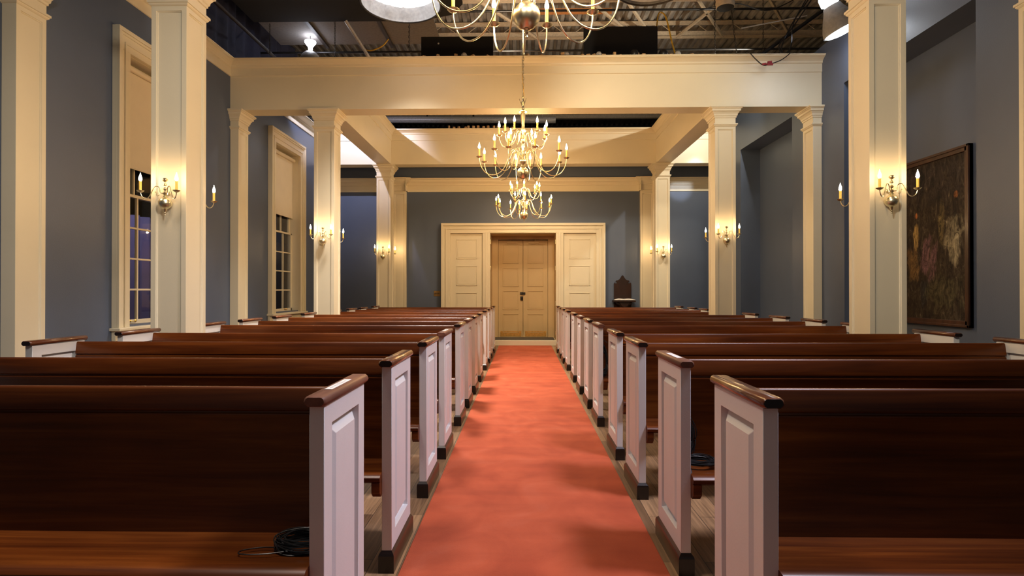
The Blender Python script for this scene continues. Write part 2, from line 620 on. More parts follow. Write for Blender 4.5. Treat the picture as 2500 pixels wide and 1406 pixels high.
# ================================================================== THE SETTING
WX = 4.645       # side wall plane
EY = 13.72       # end wall plane
BZ0, BZ1 = 4.17, 4.945

m = MB(); m.box(-9, 9, -4, 22, -0.1, 0)
struct(m.build('floor', M['floor']))
# corrugated roof deck, ribs running away from the camera
m = MB()
P = 0.19; x = -9.0; prof = []
while x < 9:
    prof += [(x, 7.62), (x + 0.07, 7.62), (x + 0.10, 7.70), (x + 0.16, 7.70)]
    x += P
pts = prof + [(9, 7.62), (9, 7.8), (-9, 7.8)]
m2 = MB()
n = len(prof)
vs = [(px, 3.0, pz) for px, pz in prof] + [(px, 22.0, pz) for px, pz in prof]
m2.add(vs, [(i, i + 1, i + 1 + n, i + n) for i in range(n - 1)])
vs = [(-9, 3, 7.8), (9, 3, 7.8), (9, 22, 7.8), (-9, 22, 7.8)]
m2.add(vs, [(0, 1, 2, 3)])
struct(m2.build('ceiling', M['deck']))
# sound stage shell behind the set
m = MB(); m.box(-9, 9, 21.8, 22, 0, 7.8)
struct(m.build('wall_back', M['duvetyne']))
m = MB(); m.box(9, 9.2, -4, 22, 0, 7.8)
struct(m.build('wall_stage_right', M['duvetyne']))
m = MB(); m.box(-9.2, -9, -4, 22, 0, 7.8)
struct(m.build('wall_stage_left', M['duvetyne']))

# left wall with two window openings
WIN = [(7.14, 1), (11.07, 2)]
OW = 0.585       # half width of the opening
SZ0, SZ1 = 0.90, 4.07
m = MB()
ys = [-3.0]
for c, _ in WIN:
    m.box(-WX - 0.2, -WX, ys[-1], c - OW, 0, 4.93)
    m.box(-WX - 0.2, -WX, c - OW, c + OW, 0, SZ0)
    m.box(-WX - 0.2, -WX, c - OW, c + OW, SZ1, 4.93)
    ys.append(c + OW)
m.box(-WX - 0.2, -WX, ys[-1], EY + 0.2, 0, 4.93)
struct(m.build('wall_left', M['blue']))
# right wall with two niches
NX = 5.06
m = MB()
m.box(WX, WX + 0.25, -3, 5.92, 0, 5.1)
m.box(WX, NX + 0.2, 8.32, 9.91, 0, 5.1)
m.box(WX, NX + 0.2, 12.24, EY + 0.2, 0, 5.1)
for a, b_ in ((5.92, 8.32), (9.91, 12.24)):
    m.box(NX, NX + 0.2, a, b_, 0, 5.1)
    m.box(WX, NX, a, b_, 4.31, 5.1)
m.box(WX + 0.25, NX + 0.2, 5.7, 5.92, 0, 5.1)
struct(m.build('wall_right', M['blue']))
# end wall, open at the entrance
DC = 0.0
m = MB()
m.box(-WX, DC - 0.84, EY, EY + 0.15, 0, 5.0)
m.box(DC + 0.84, WX, EY, EY + 0.15, 0, 5.0)
m.box(DC - 0.84, DC + 0.84, EY, EY + 0.15, 2.75, 5.0)
struct(m.build('wall_end', M['blue']))

# baseboards
for nm, a in (('baseboard_left', (-WX, -WX + 0.02, -3, EY, 0, 0.16)), ('baseboard_right', (WX - 0.02, WX, -3, 5.92, 0, 0.16))):
    m = MB(); m.box(*a); struct(m.build(nm, M['cream'], bevel=0.005))

# crown mouldings: profile is (out, z)
CROWN = [(0, 4.70), (0.014, 4.705), (0.014, 4.83), (0.03, 4.84), (0.034, 4.865), (0.055, 4.885), (0.09, 4.908), (0.118, 4.92), (0.118, 4.932), (0.13, 4.934), (0.13, 4.945), (0, 4.945)]


def crown_y(m, x, sgn, y0, y1, prof=CROWN):
    m.prism([(x + sgn * o, z) for o, z in prof], 'y', y0, y1)


def crown_x(m, y, sgn, x0, x1, prof=CROWN):
    m.prism([(y + sgn * o, z) for o, z in prof], 'x', x0, x1)


m = MB(); crown_y(m, -WX, 1, -3, EY - 0.001, [(o * 1.0 + (0.0 if z > 4.69 else 0), z) for o, z in CROWN])
m.box(-WX - 0.2, -WX, -3, EY, 4.93, 4.944)
struct(m.build('trim_1', M['cream']))

# end wall cornice with breaks round the pilasters
CORN = [(0, 3.69), (0.02, 3.69), (0.02, 3.70), (0.012, 3.71), (0.012, 3.83), (0.03, 3.845), (0.03, 3.87), (0.05, 3.90), (0.085, 3.925), (0.09, 3.965), (0.12, 3.985), (0.12, 4.01), (0, 4.01)]
m = MB(); crown_x(m, EY, -1, -WX, WX, CORN)
for px_ in (-2.97, 2.96):
    crown_x(m, EY - 0.095, -1, px_ - 0.18, px_ + 0.18, CORN)
    m.box(px_ - 0.18, px_ + 0.18, EY - 0.095, EY, 3.69, 4.01)
    for s in (-1, 1):
        crown_y(m, px_ + s * 0.16, s, EY - 0.095 - 0.10, EY, [(o, z) for o, z in CORN])
struct(m.build('trim_2', M['cream']))

# ---- beams
def beam_cross(y0, y1, name, label):
    m = MB()
    m.box(-WX, WX, y0, y1, BZ0, 4.94)
    crown_x(m, y0, -1, -WX, WX)
    crown_x(m, y1, 1, -WX, WX)
    o = m.build(name, M['cream'])
    o['label'] = label; o['category'] = 'beam'; o['kind'] = 'structure'
    return o


beam_cross(8.93, 9.25, 'beam', 'broad cream crossbeam with crown moulding above the middle columns')
beam_cross(12.85, 13.17, 'beam', 'farther cream crossbeam just before the entrance wall')
for s in (-1, 1):
    m = MB()
    xi, xo = s * 2.99, s * 3.31
    m.box(xi, xo, 9.25, 12.85, BZ0, 4.94)
    crown_y(m, xi, -s, 9.26, 12.84)
    crown_y(m, xo, s, 9.26, 12.84)
    o = m.build('beam', M['cream'])
    o['label'] = 'cream beam running lengthwise along the %s side of the far ceiling opening' % ('left' if s < 0 else 'right')
    o['category'] = 'beam'; o['kind'] = 'structure'

# ---- columns and pilasters
CAPP = [(0.0, 3.995), (0.010, 4.0), (0.012, 4.02), (0.022, 4.03), (0.026, 4.055), (0.045, 4.085), (0.06, 4.095), (0.062, 4.125), (0.075, 4.13), (0.078, 4.14), (0.09, 4.145), (0.09, 4.168)]
ASTR = [(0.0, 3.862), (0.008, 3.867), (0.016, 3.877), (0.016, 3.885), (0.026, 3.889), (0.026, 3.909), (0.0, 3.917)]


def panel_face(m, P, W, H, l, r, bt, tp, prof, mi=0):
    """one upright face. P(u, v, d) -> point, d = depth inwards. prof = [(inset, depth)...] for the sunk panel"""
    loops = [[(0, 0), (W, 0), (W, H), (0, H)], [(l, bt), (W - r, bt), (W - r, H - tp), (l, H - tp)]]
    deps = [0, 0]
    for ins, d in prof:
        loops.append([(l + ins, bt + ins), (W - r - ins, bt + ins), (W - r - ins, H - tp - ins), (l + ins, H - tp - ins)])
        deps.append(d)
    vs = [P(u, v, d) for lp, d in zip(loops, deps) for u, v in lp]
    fs = []
    for k in range(len(loops) - 1):
        for i in range(4):
            fs.append((4 * k + i, 4 * k + (i + 1) % 4, 4 * k + 4 + (i + 1) % 4, 4 * k + 4 + i))
    q = 4 * (len(loops) - 1)
    fs.append((q, q + 1, q + 2, q + 3))
    m.add(vs, fs, mi)


def panel_box(m, x0, x1, y0, y1, z0, z1, faces, l, bt, tp, prof, mi=0):
    m.weld = True
    H = z1 - z0
    for f, P, W in (('y', lambda u, v, d: (x0 + u, y0 + d, z0 + v), x1 - x0), ('Y', lambda u, v, d: (x0 + u, y1 - d, z0 + v), x1 - x0),
                    ('x', lambda u, v, d: (x0 + d, y0 + u, z0 + v), y1 - y0), ('X', lambda u, v, d: (x1 - d, y0 + u, z0 + v), y1 - y0)):
        if f in faces:
            panel_face(m, P, W, H, l, l, bt, tp, prof, mi)
        else:
            m.add([P(0, 0, 0), P(W, 0, 0), P(W, H, 0), P(0, H, 0)], [(0, 1, 2, 3)], mi)
    m.add([(x0, y0, z0), (x1, y0, z0), (x1, y1, z0), (x0, y1, z0)], [(0, 1, 2, 3)], mi)
    m.add([(x0, y0, z1), (x1, y0, z1), (x1, y1, z1), (x0, y1, z1)], [(0, 1, 2, 3)], mi)


def recessed(m, x0, x1, y0, y1, z0, z1, mg, dp, faces='xXyY', top=None):
    tp = mg if top is None else z1 - top
    panel_box(m, x0, x1, y0, y1, z0, z1, faces, mg, mg * 3, tp, [(0.001, dp * 0.5), (0.009, dp * 0.55), (0.010, dp)])


HW = 0.16
protoC = None
COLS = []
for ri, yf in enumerate((5.05, 8.93, 12.85)):
    for s in (-1, 1):
        nm = 'left' if s < 0 else 'right'
        CX = {(0, -1): -3.185, (0, 1): 3.20, (1, -1): -3.145, (1, 1): 3.155, (2, -1): -3.165, (2, 1): 3.14}[(ri, s)]
        lab = ['cream square column with sconces, nearest the camera on the %s, topped out of frame' % nm,
               'cream square column under the broad crossbeam, %s of the big chandelier' % nm,
               'farthest cream square column on the %s, close to the entrance wall' % nm][ri]
        if protoC is None:
            t = thing('column', lab, 'column', (CX, yf + HW, 0), 0, 'square columns beside the pews')
            mm = MB(); recessed(mm, -HW, HW, -HW, HW, 0.22, 3.90, 0.045, 0.016, top=3.82)
            mm.build('shaft', M['cream'], t, bevel=0.002, segs=1)
            mm = MB(); mm.rings(0, 0, [(-0.001, 3.895), (-0.001, 4.0)], HW, HW); mm.rings(0, 0, CAPP, HW, HW); mm.rings(0, 0, ASTR, HW, HW)
            mm.build('capital', M['cream'], t)
            mm = MB(); mm.rings(0, 0, [(0.02, 0), (0.02, 0.19), (0.012, 0.20), (0.0, 0.22)], HW, HW)
            mm.build('base', M['cream'], t)
            protoC = t
        else:
            t = copy_tree(protoC)
            t.location = (CX, yf + HW, 0)
            t['label'] = lab
        COLS.append((ri, s, t))


def pilaster(side, y, lab):
    x0 = side * WX; x1 = side * (WX - 0.135)
    t = thing('pilaster', lab, 'pilaster', (side * WX, y, 0), 0, 'pilasters on the side walls')
    a, b_ = sorted((-side * 0.002, -side * 0.135))
    m = MB(); recessed(m, a, b_, -HW, HW, 0.0, 3.90, 0.045, 0.016, faces='X' if side < 0 else 'x', top=3.82)
    m.build('shaft', M['cream'], t, bevel=0.002, segs=1)
    m = MB()
    cx = (a + b_) / 2 - side * 0.0
    hx = 0.0675
    for pr in ([(-0.001, 3.895), (-0.001, 4.0)], CAPP, ASTR):
        # push the mouldings only into the room
        m2 = MB(); m2.rings(cx, 0, pr, hx, HW)
        vs = []
        for (vx, vy, vz) in m2.v:
            if side < 0: vx = max(vx, 0.0)
            else: vx = min(vx, 0.0)
            vs.append((vx, vy, vz))
        m.add(vs, m2.f)
    m.build('capital', M['cream'], t)
    return t


pilaster(-1, 5.13, 'cream pilaster on the left wall at the left edge of the photo')
pilaster(1, 5.10, 'cream pilaster barely seen at the right edge of the photo')
pilaster(-1, 9.09, 'cream pilaster on the left wall between the two tall windows')
pilaster(1, 9.09, 'cream pilaster on the right wall under the end of the crossbeam')
for px_, lab in ((-2.97, 'shallow cream pilaster on the entrance wall left of the doors'), (2.96, 'shallow cream pilaster on the entrance wall beside the dark bookstand')):
    t = thing('pilaster', lab, 'pilaster', (px_, EY, 0), 0, 'pilasters on the entrance wall')
    m = MB(); recessed(m, -0.16, 0.16, -0.095, -0.002, 0, 3.70, 0.045, 0.012, faces='y', top=3.62)
    m.build('shaft', M['cream'], t, bevel=0.002, segs=1)

# ---- entrance surround and doors
SY = EY - 0.12
m = MB()
OX = 1.96
def casing_box(x0, x1, z0, z1, y=SY, d=0.118): m.box(x0, x1, y, y + d, z0, z1)
casing_box(-OX, -OX + 0.215, 0, 2.859); casing_box(OX - 0.215, OX, 0, 2.859)
casing_box(-OX + 0.215, OX - 0.215, 2.68, 2.859)
for s in (-1, 1):
    casing_box(s * 0.785, s * 0.965, 0, 2.68)
    m.box(s * 0.845, s * 0.905, SY - 0.014, SY, 0, 2.70)
    # outer back band and steps
    m.box(s * (OX + 0.0), s * (OX - 0.05), SY - 0.035, SY, 0, 2.86)
    m.box(s * (OX - 0.10), s * (OX - 0.135), SY - 0.018, SY, 0, 2.775)
m.box(-OX, OX, SY - 0.035, SY + 0.118, 2.86, 2.92)
m.box(-OX + 0.10, OX - 0.10, SY - 0.018, SY, 2.775, 2.80)
m.box(-0.80, 0.80, SY - 0.010, SY, 2.70, 2.72)
trim3 = struct(m.build('trim_3', M['cream'], bevel=0.004))
# entrance passage lining: side reveals, head, step
m = MB()
DY = 14.42
for s in (-1, 1):
    m.box(s * 0.785, s * 0.84, SY + 0.117, DY + 0.1, 0.0, 2.68)
    m.box(s * 0.63, s * 0.785, DY - 0.0, DY + 0.10, 0.12, 2.60)
m.box(-0.84, 0.84, SY + 0.117, DY + 0.1, 2.68, 2.75)
m.box(-0.785, 0.785, DY, DY + 0.1, 2.60, 2.68)
struct(m.build('trim_4', M['cream2'], bevel=0.003))
m = MB(); m.box(-0.785, 0.785, SY - 0.10, DY + 0.1, 0, 0.12)
struct(m.build('trim_5', M['cream'], bevel=0.006))
m = MB(); m.box(-0.74, 0.76, SY + 0.05, DY - 0.02, 0.12, 0.132)
tag(m.build('doormat', M['mat'], bevel=0.003), 'dark grey mat on the step before the double doors', 'mat')


def panel_leaf(m, x0, x1, z0, z1, y, rows, mg=0.10, gap=0.10, th=0.04, rise=0.012):
    m.box(x0, x1, y, y + th, z0, z1)
    hgt = (z1 - z0 - mg * 2 - gap * (rows - 1)) / rows
    for k in range(rows):
        a = z0 + mg + k * (hgt + gap); b_ = a + hgt
        # picture-frame moulding round a flat field
        w_ = 0.014
        for bx in ((x0 + mg, x1 - mg, a, a + w_), (x0 + mg, x1 - mg, b_ - w_, b_), (x0 + mg, x0 + mg + w_, a, b_), (x1 - mg - w_, x1 - mg, a, b_)):
            m.box(bx[0], bx[1], y - rise, y, bx[2], bx[3])
        m.box(x0 + mg + 0.035, x1 - mg - 0.035, y - rise * 0.4, y, a + 0.035, b_ - 0.035)


for k, s in enumerate((-1, 1)):
    m = MB()
    x0, x1 = sorted((s * 0.965, s * (OX - 0.215)))
    panel_leaf(m, x0, x1, 0.0, 2.68, SY + 0.065, 4, 0.14, 0.17)
    o = m.build('side_panel', M['cream'], trim3, bevel=0.002, segs=1)
# doors
for k, s in enumerate((-1, 1)):
    m = MB()
    x0, x1 = sorted((s * 0.004, s * 0.625))
    d = thing('door_%d' % (k + 1), '%s leaf of the closed cream double entrance doors' % ('left' if s < 0 else 'right'), 'door', (0, 0, 0))
    d['kind'] = 'structure'
    panel_leaf(m, x0, x1, 0.13, 2.58, DY + 0.02, 4, 0.11, 0.11)
    m.build('leaf', M['cream2'], d, bevel=0.002, segs=1)
    m = MB(); m.box(x0 + 0.05, x1 - 0.04, DY + 0.012, DY + 0.02, 0.15, 0.28)
    m.build('kick_plate', M['brassold'], d)
    m = MB(); m.box(s * 0.14, s * 0.40, DY - 0.035, DY + 0.02, 2.49, 2.55)
    m.tube([(s * 0.27, DY - 0.02, 2.55), (s * 0.34, DY - 0.16, 2.60), (s * 0.25, DY - 0.02, 2.62)], 0.008, 6)
    m.build('closer', M['cream2'], d, bevel=0.008)
    if s < 0:
        m = MB(); m.box(-0.075, 0.0, DY - 0.01, DY + 0.02, 1.20, 1.27)
        m.build('deadbolt', M['black'], d, bevel=0.008)
        m = MB(); m.box(-0.07, 0.0, DY - 0.01, DY + 0.02, 1.06, 1.16)
        m.lathe([(0.0, 0), (0.022, 0.005), (0.022, 0.03), (0.0, 0.035)], (-0.03, DY - 0.012, 1.11), 12, 0, Matrix.Rotation(R(90), 4, 'X'))
        m.build('latch', M['black'], d, bevel=0.006)
    else:
        m = MB(); m.box(0.0, 0.06, DY - 0.008, DY + 0.02, 1.205, 1.265)
        m.build('strike_plate', M['black'], d, bevel=0.006)
for k, z in enumerate((0.28, 1.0, 1.85, 2.48)):
    for s in (-1, 1):
        m = MB(); m.box(s * 0.776, s * 0.785, SY + 0.10, SY + 0.145, z - 0.05, z + 0.05)
        m.tube([(s * 0.775, SY + 0.10, z - 0.055), (s * 0.775, SY + 0.10, z + 0.055)], 0.007, 8)
        m.build('hinge', M['brass'], trim3, bevel=0.001)
for s in (-1, 1):
    # small glazed slit of the passage jamb is left plain
    pass

# wall plate with three sockets
m = MB()
m.box(-0.08, 0.08, -0.008, 0, -0.065, 0.065)
pl = m.build('switch_plate', M['dullbrass'], None, bevel=0.004, loc=(-2.075, EY, 1.235))
tag(pl, 'brass plate with three switches on the blue wall left of the doors', 'switch')
for i in (-1, 0, 1):
    m = MB(); m.lathe([(0.0, 0), (0.013, 0.001), (0.013, 0.01), (0, 0.012)], (i * 0.045, -0.008, 0.0), 10, 0, Matrix.Rotation(R(90), 4, 'X'))
    m.box(i * 0.045 - 0.006, i * 0.045 + 0.006, -0.02, -0.006, -0.018, 0.018)
    m.build('toggle', M['endgrain'], pl)

# ---- windows
for c, k in WIN:
    wroot = thing('window_%d' % k, ['tall sash window in the left wall, nearer one half hidden by a column', 'tall sash window in the left wall, farther one'][k - 1], 'window', (-WX, c, 0))
    wroot['kind'] = 'structure'
    CW = 0.22  # casing width
    m = MB()
    o_ = OW + CW
    zt = SZ1 + 0.245
    pr = 0.06
    m.box(0.001, pr, -o_, -OW, SZ0 - 0.02, SZ1); m.box(0.001, pr, OW, o_, SZ0 - 0.02, SZ1)
    m.box(0.001, pr, -o_, o_, SZ1, zt)
    for s in (-1, 1):
        m.box(pr, pr + 0.028, s * o_, s * (o_ - 0.045), SZ0 - 0.02, zt - 0.045)
        m.box(pr, pr + 0.014, s * (o_ - 0.045), s * (o_ - 0.075), SZ0 - 0.02, zt - 0.075)
        m.box(pr, pr + 0.012, s * (OW + 0.075), s * (OW + 0.10), SZ0 - 0.02, SZ1 + 0.075)
    m.box(pr, pr + 0.028, -o_, o_, zt - 0.045, zt)
    m.box(pr, pr + 0.014, -o_ + 0.045, o_ - 0.045, zt - 0.075, zt - 0.045)
    m.box(pr, pr + 0.012, -OW - 0.1, OW + 0.1, SZ1 + 0.075, SZ1 + 0.10)
    m.build('casing', M['cream'], wroot, bevel=0.003)
    m = MB()
    m.box(-0.21, 0.001, -OW - 0.02, -OW + 0.002, SZ0, SZ1); m.box(-0.21, 0.001, OW - 0.002, OW + 0.02, SZ0, SZ1)
    m.box(-0.21, 0.001, -OW, OW, SZ1 - 0.002, SZ1 + 0.02)
    m.build('jamb', M['cream'], wroot)
    m = MB()
    m.box(-0.21, 0.12, -o_ - 0.03, o_ + 0.03, SZ0 - 0.055, SZ0 - 0.02)
    m.box(0, 0.05, -o_, o_, SZ0 - 0.17, SZ0 - 0.055)
    m.build('sill', M['cream'], wroot, bevel=0.006)
    # sashes: three panes across, meeting rail at 2.46
    def sash(xa, xb, z0, z1, rows, name, bars=True):
        m = MB()
        st = 0.05
        m.box(xa, xb, -OW, -OW + st, z0, z1); m.box(xa, xb, OW - st, OW, z0, z1)
        m.box(xa, xb, -OW, OW, z0, z0 + 0.07 if name == 'lower_sash' else z0 + 0.04); m.box(xa, xb, -OW, OW, z1 - 0.035, z1)
        for i in (1, 2):
            yy = -OW + st + (2 * OW - 2 * st) * i / 3
            m.box(xa + 0.004, xb - 0.004, yy - 0.012, yy + 0.012, z0, z1)
        for r_ in range(1, rows):
            zz = z0 + 0.06 + (z1 - 0.035 - z0 - 0.06) * r_ / rows
            m.box(xa + 0.006, xb - 0.006, -OW, OW, zz - 0.011, zz + 0.011)
        return m.build(name, M['cream'], wroot, bevel=0.002, segs=1)
    s1 = sash(-0.165, -0.125, SZ0 - 0.02, 2.48, 4, 'lower_sash')
    s2 = sash(-0.21, -0.17, 2.45, SZ1, 4, 'upper_sash')
    m = MB(); m.box(-0.147, -0.143, -OW + 0.03, OW - 0.03, SZ0, 2.46)
    m.build('glass_pane', M['glass'], s1)
    m = MB(); m.box(-0.192, -0.188, -OW + 0.03, OW - 0.03, 2.47, SZ1 - 0.01)
    m.build('glass_pane', M['glass'], s2)
    for yy in (-0.27, 0.27):
        m = MB()
        m.lathe([(0.0, 0), (0.018, 0.002), (0.012, 0.008), (0, 0.012)], (-0.125, yy - 0.05, SZ0 + 0.035), 10, 0, Matrix.Rotation(R(90), 4, 'Y'))
        m.lathe([(0.0, 0), (0.018, 0.002), (0.012, 0.008), (0, 0.012)], (-0.125, yy + 0.05, SZ0 + 0.035), 10, 0, Matrix.Rotation(R(90), 4, 'Y'))
        m.tube([(-0.115, yy - 0.05, SZ0 + 0.035), (-0.102, yy - 0.03, SZ0 + 0.03), (-0.102, yy + 0.03, SZ0 + 0.03), (-0.115, yy + 0.05, SZ0 + 0.035)], 0.006, 6)
        m.build('sash_lift', M['brassold'], wroot, smooth=True)
    # roller blind
    b_ = thing('roller_blind', ['cream roller blind half lowered in the nearer left window', 'cream roller blind half lowered in the farther left window'][k - 1], 'blind', (-WX, c, SZ1 - 0.09), 0, 'roller blinds in the left windows')
    m = MB(); m.tube([(-0.085, -OW + 0.006, 0), (-0.085, OW - 0.006, 0)], 0.036, 14)
    m.build('roller', M['blind'], b_, smooth=True)
    m = MB(); m.box(-0.11, -0.107, -OW + 0.008, OW - 0.008, -1.19, 0.0)
    m.tube([(-0.1085, -OW + 0.01, -1.19), (-0.1085, OW - 0.01, -1.19)], 0.008, 8)
    m.build('shade_cloth', M['blind'], b_)

# violet drapes hanging outside the windows
for k, (y0, y1) in enumerate(((7.0, 11.2), (11.6, 16.0))):
    m = MB()
    n = 120
    vs = []
    for i in range(n + 1):
        t = i / n
        yy = y0 + (y1 - y0) * t
        xx = -6.4 + 0.05 * math.sin(t * 95) + 0.02 * math.sin(t * 211)
        vs += [(xx, yy, 0.0), (xx, yy, 2.55)]
    for i in range(n + 1):
        vs += [(vs[2 * i][0] - 0.012, vs[2 * i][1], 0.0), (vs[2 * i][0] - 0.012, vs[2 * i][1], 2.55)]
    o2 = 2 * (n + 1)
    fs = [(2 * i, 2 * i + 2, 2 * i + 3, 2 * i + 1) for i in range(n)] + [(o2 + 2 * i, o2 + 2 * i + 1, o2 + 2 * i + 3, o2 + 2 * i + 2) for i in range(n)]
    fs += [(2 * i + 1, 2 * i + 3, o2 + 2 * i + 3, o2 + 2 * i + 1) for i in range(n)]
    m.add(vs, fs)
    tag(m.build('curtain', M['violet'], smooth=True), ['violet curtain seen through the nearer left window', 'dark violet curtain seen through the farther left window'][k], 'curtain')
spot('curtain_fill_light', (-5.3, 8.2, 3.6), (-6.4, 9.2, 1.7), 70, (0.8, 0.74, 1.0), 70, 0.8, 0.2)  # added light for the violet drapes, no lamp is built there

# ---- the painting in the niche
pt = thing('framed_painting', 'tall dark abstract oil painting in a brown frame on the right wall', 'painting', (NX, 7.12, 1.923))
PWh, PHh = 0.63, 1.04
m = MB()
for a in ((-PWh, -PWh + 0.075, -PHh, PHh), (PWh - 0.075, PWh, -PHh, PHh), (-PWh, PWh, -PHh, -PHh + 0.075), (-PWh, PWh, PHh - 0.075, PHh)):
    m.box(-0.045, 0, a[0], a[1], a[2], a[3])
for a in ((-PWh, -PWh + 0.03, -PHh, PHh), (PWh - 0.03, PWh, -PHh, PHh), (-PWh, PWh, -PHh, -PHh + 0.03), (-PWh, PWh, PHh - 0.03, PHh)):
    m.box(-0.06, 0, a[0], a[1], a[2], a[3])
m.build('frame', M['frame'], pt, bevel=0.004)
m = MB(); m.box(-0.025, -0.005, -PWh + 0.06, PWh - 0.06, -PHh + 0.06, PHh - 0.06)
m.build('canvas', M['painting'], pt)

# ---- carpet
m = MB(); m.box(-0.57, 0.67, -1.0, SY - 0.115, 0.0, 0.010)
tag(m.build('carpet', M['carpet'], bevel=0.004), 'long red carpet runner down the aisle between the pews', 'carpet')

# ================================================================== PEWS
ROWS = [1.73, 2.625, 3.575, 4.40, 5.48, 6.315, 7.18, 8.115, 9.30, 10.21, 10.96, 11.90]
PAPER = {(-1, 0), (-1, 3), (-1, 5), (1, 1), (1, 4), (1, 6)}
PT = 0.046; PD = 0.435
ZC = 0.948


def end_panel(name, xa, facing, parent, mirror=False):
    """upright end panel; xa = centre x, facing = direction of the panelled face"""
    h = PT / 2
    m = MB()
    panel_box(m, -h, h, 0.0, PD, 0.10, ZC, 'X' if facing > 0 else 'x', 0.072, 0.078, 0.066, [(0.0005, 0.026), (0.008, 0.026), (0.044, 0.002)])
    return m.build(name, M['white'], parent, loc=(xa, 0, 0), bevel=0.0015, segs=1)


def make_pew(side, width, matte):
    """side +1: pew right of the aisle. local x=0 at the aisle face of the aisle end"""
    s = side
    t = thing('pew', 'pew', 'pew')
    wl = width
    for which, xc in (('in', s * PT / 2), ('out', s * (wl - PT / 2))):
        end_panel('end_panel', xc, -s, t)
        mt = M['capmatte'] if (matte and which == 'in') else M['cap']
        hw_ = 0.036
        m = MB()
        prof = [(-hw_ + 0.012, ZC), (hw_ - 0.012, ZC), (hw_ - 0.003, ZC + 0.008), (hw_, ZC + 0.016), (hw_ - 0.004, ZC + 0.027), (hw_ - 0.012, ZC + 0.033), (-hw_ + 0.012, ZC + 0.033), (-hw_ + 0.004, ZC + 0.027), (-hw_, ZC + 0.016), (-hw_ + 0.003, ZC + 0.008)]
        pn = len(prof)
        def ring(yy, sc_): return [(px * sc_, yy, ZC + 0.016 + (pz - ZC - 0.016) * sc_) for px, pz in prof]
        vs = ring(-0.022, 0.82) + ring(-0.014, 1.0) + ring(PD + 0.014, 1.0) + ring(PD + 0.022, 0.82)
        fs = []
        for k in range(3):
            for i in range(pn):
                j = (i + 1) % pn
                fs.append((k * pn + i, k * pn + j, (k + 1) * pn + j, (k + 1) * pn + i))
        m.add(vs, fs, 0)
        m.add(ring(-0.022, 0.82), [tuple(range(pn - 1, -1, -1))], 0 if matte and which == 'in' else 1)
        m.add(ring(PD + 0.022, 0.82), [tuple(range(pn))], 1)
        m.build('end_cap', [mt, M['endgrain']], t, smooth=True, loc=(xc, 0, 0))
        m = MB()
        vs = []
        for o, z in ((0.013, 0.0), (0.013, 0.078), (0.010, 0.088), (0.0, 0.10)):
            vs += [(-PT / 2 - o, -o, z), (PT / 2 + o, -o, z), (PT / 2 + o, PD + o, z), (-PT / 2 - o, PD + o, z)]
        fs = [(3, 2, 1, 0)]
        for k in range(3):
            for i in range(4):
                fs.append((4 * k + i, 4 * k + (i + 1) % 4, 4 * k + 4 + (i + 1) % 4, 4 * k + 4 + i))
        fs.append((12, 13, 14, 15))
        m.add(vs, [fs[0]] + fs[1:], 0)
        for i in range(len(m.mi)):
            pass
        m.mi = [1 if (len(f) == 4 and f in ((0, 1, 5, 4), (4, 5, 9, 8), (8, 9, 13, 12))) else 0 for f in m.f]
        m.build('plinth', [M['plinth'], M['endgrain']], t, loc=(xc, 0, 0))
    xa, xb = s * PT, s * (wl - PT)
    x0, x1 = min(xa, xb), max(xa, xb)
    # raked back: slab following the lean, with a moulded top rail
    yb, zb, yt, zt = 0.272, 0.42, 0.372, 0.945
    ty, tz = (yt - yb), (zt - zb)
    L = math.hypot(ty, tz); ty /= L; tz /= L
    ny, nz = -tz, ty   # towards the sitter
    def Q(a, o): return (yb + ty * a + ny * o, zb + tz * a + nz * o)
    prof = [Q(0, 0), Q(L - 0.112, 0), Q(L - 0.108, 0.003), Q(L - 0.100, 0.003), Q(L - 0.096, -0.004), Q(L - 0.090, -0.004), Q(L - 0.086, 0.006), Q(L - 0.078, 0.008), Q(L - 0.012, 0.010), Q(L - 0.004, 0.007), Q(L, 0.0), Q(L + 0.001, -0.018), Q(L - 0.006, -0.026), Q(L - 0.07, -0.028), Q(0, -0.024)]
    m = MB(); m.prism(prof, 'x', x0, x1)
    m.build('backrest', M['wood'], t, smooth=True)
    # dished seat with a rolled front edge
    prof = [(0.30, 0.445), (0.22, 0.438), (0.12, 0.444), (0.05, 0.456), (0.0, 0.462), (-0.03, 0.458), (-0.042, 0.446), (-0.04, 0.43), (-0.028, 0.42), (0.30, 0.412)]
    m = MB(); m.prism(prof, 'x', x0, x1)
    seat = m.build('seat', M['wood'], t, smooth=True)
    # curved brackets under the seat, standing just proud of the end panels
    nb = 4
    for i in range(nb):
        xx = x0 + 0.0 + (x1 - x0) * i / (nb - 1)
        wd = 0.04
        if i == 0: xx += wd / 2
        if i == nb - 1: xx -= wd / 2
        m = MB()
        m.prism([(-0.036, 0.424), (-0.036, 0.375), (-0.012, 0.352), (0.012, 0.352), (0.022, 0.362), (0.024, 0.385), (0.05, 0.398), (0.12, 0.402), (0.27, 0.395), (0.29, 0.415)], 'x', xx - wd / 2, xx + wd / 2)
        m.build('seat_bracket', M['wood'], t, bevel=0.003)
    # centre supports to the floor, set back
    for i in (1, 2):
        xx = x0 + (x1 - x0) * i / 3
        m = MB(); m.prism([(0.06, 0), (0.06, 0.38), (0.28, 0.38), (0.33, 0)], 'x', xx - 0.018, xx + 0.018)
        m.build('support', M['plinth'], t)
    return t


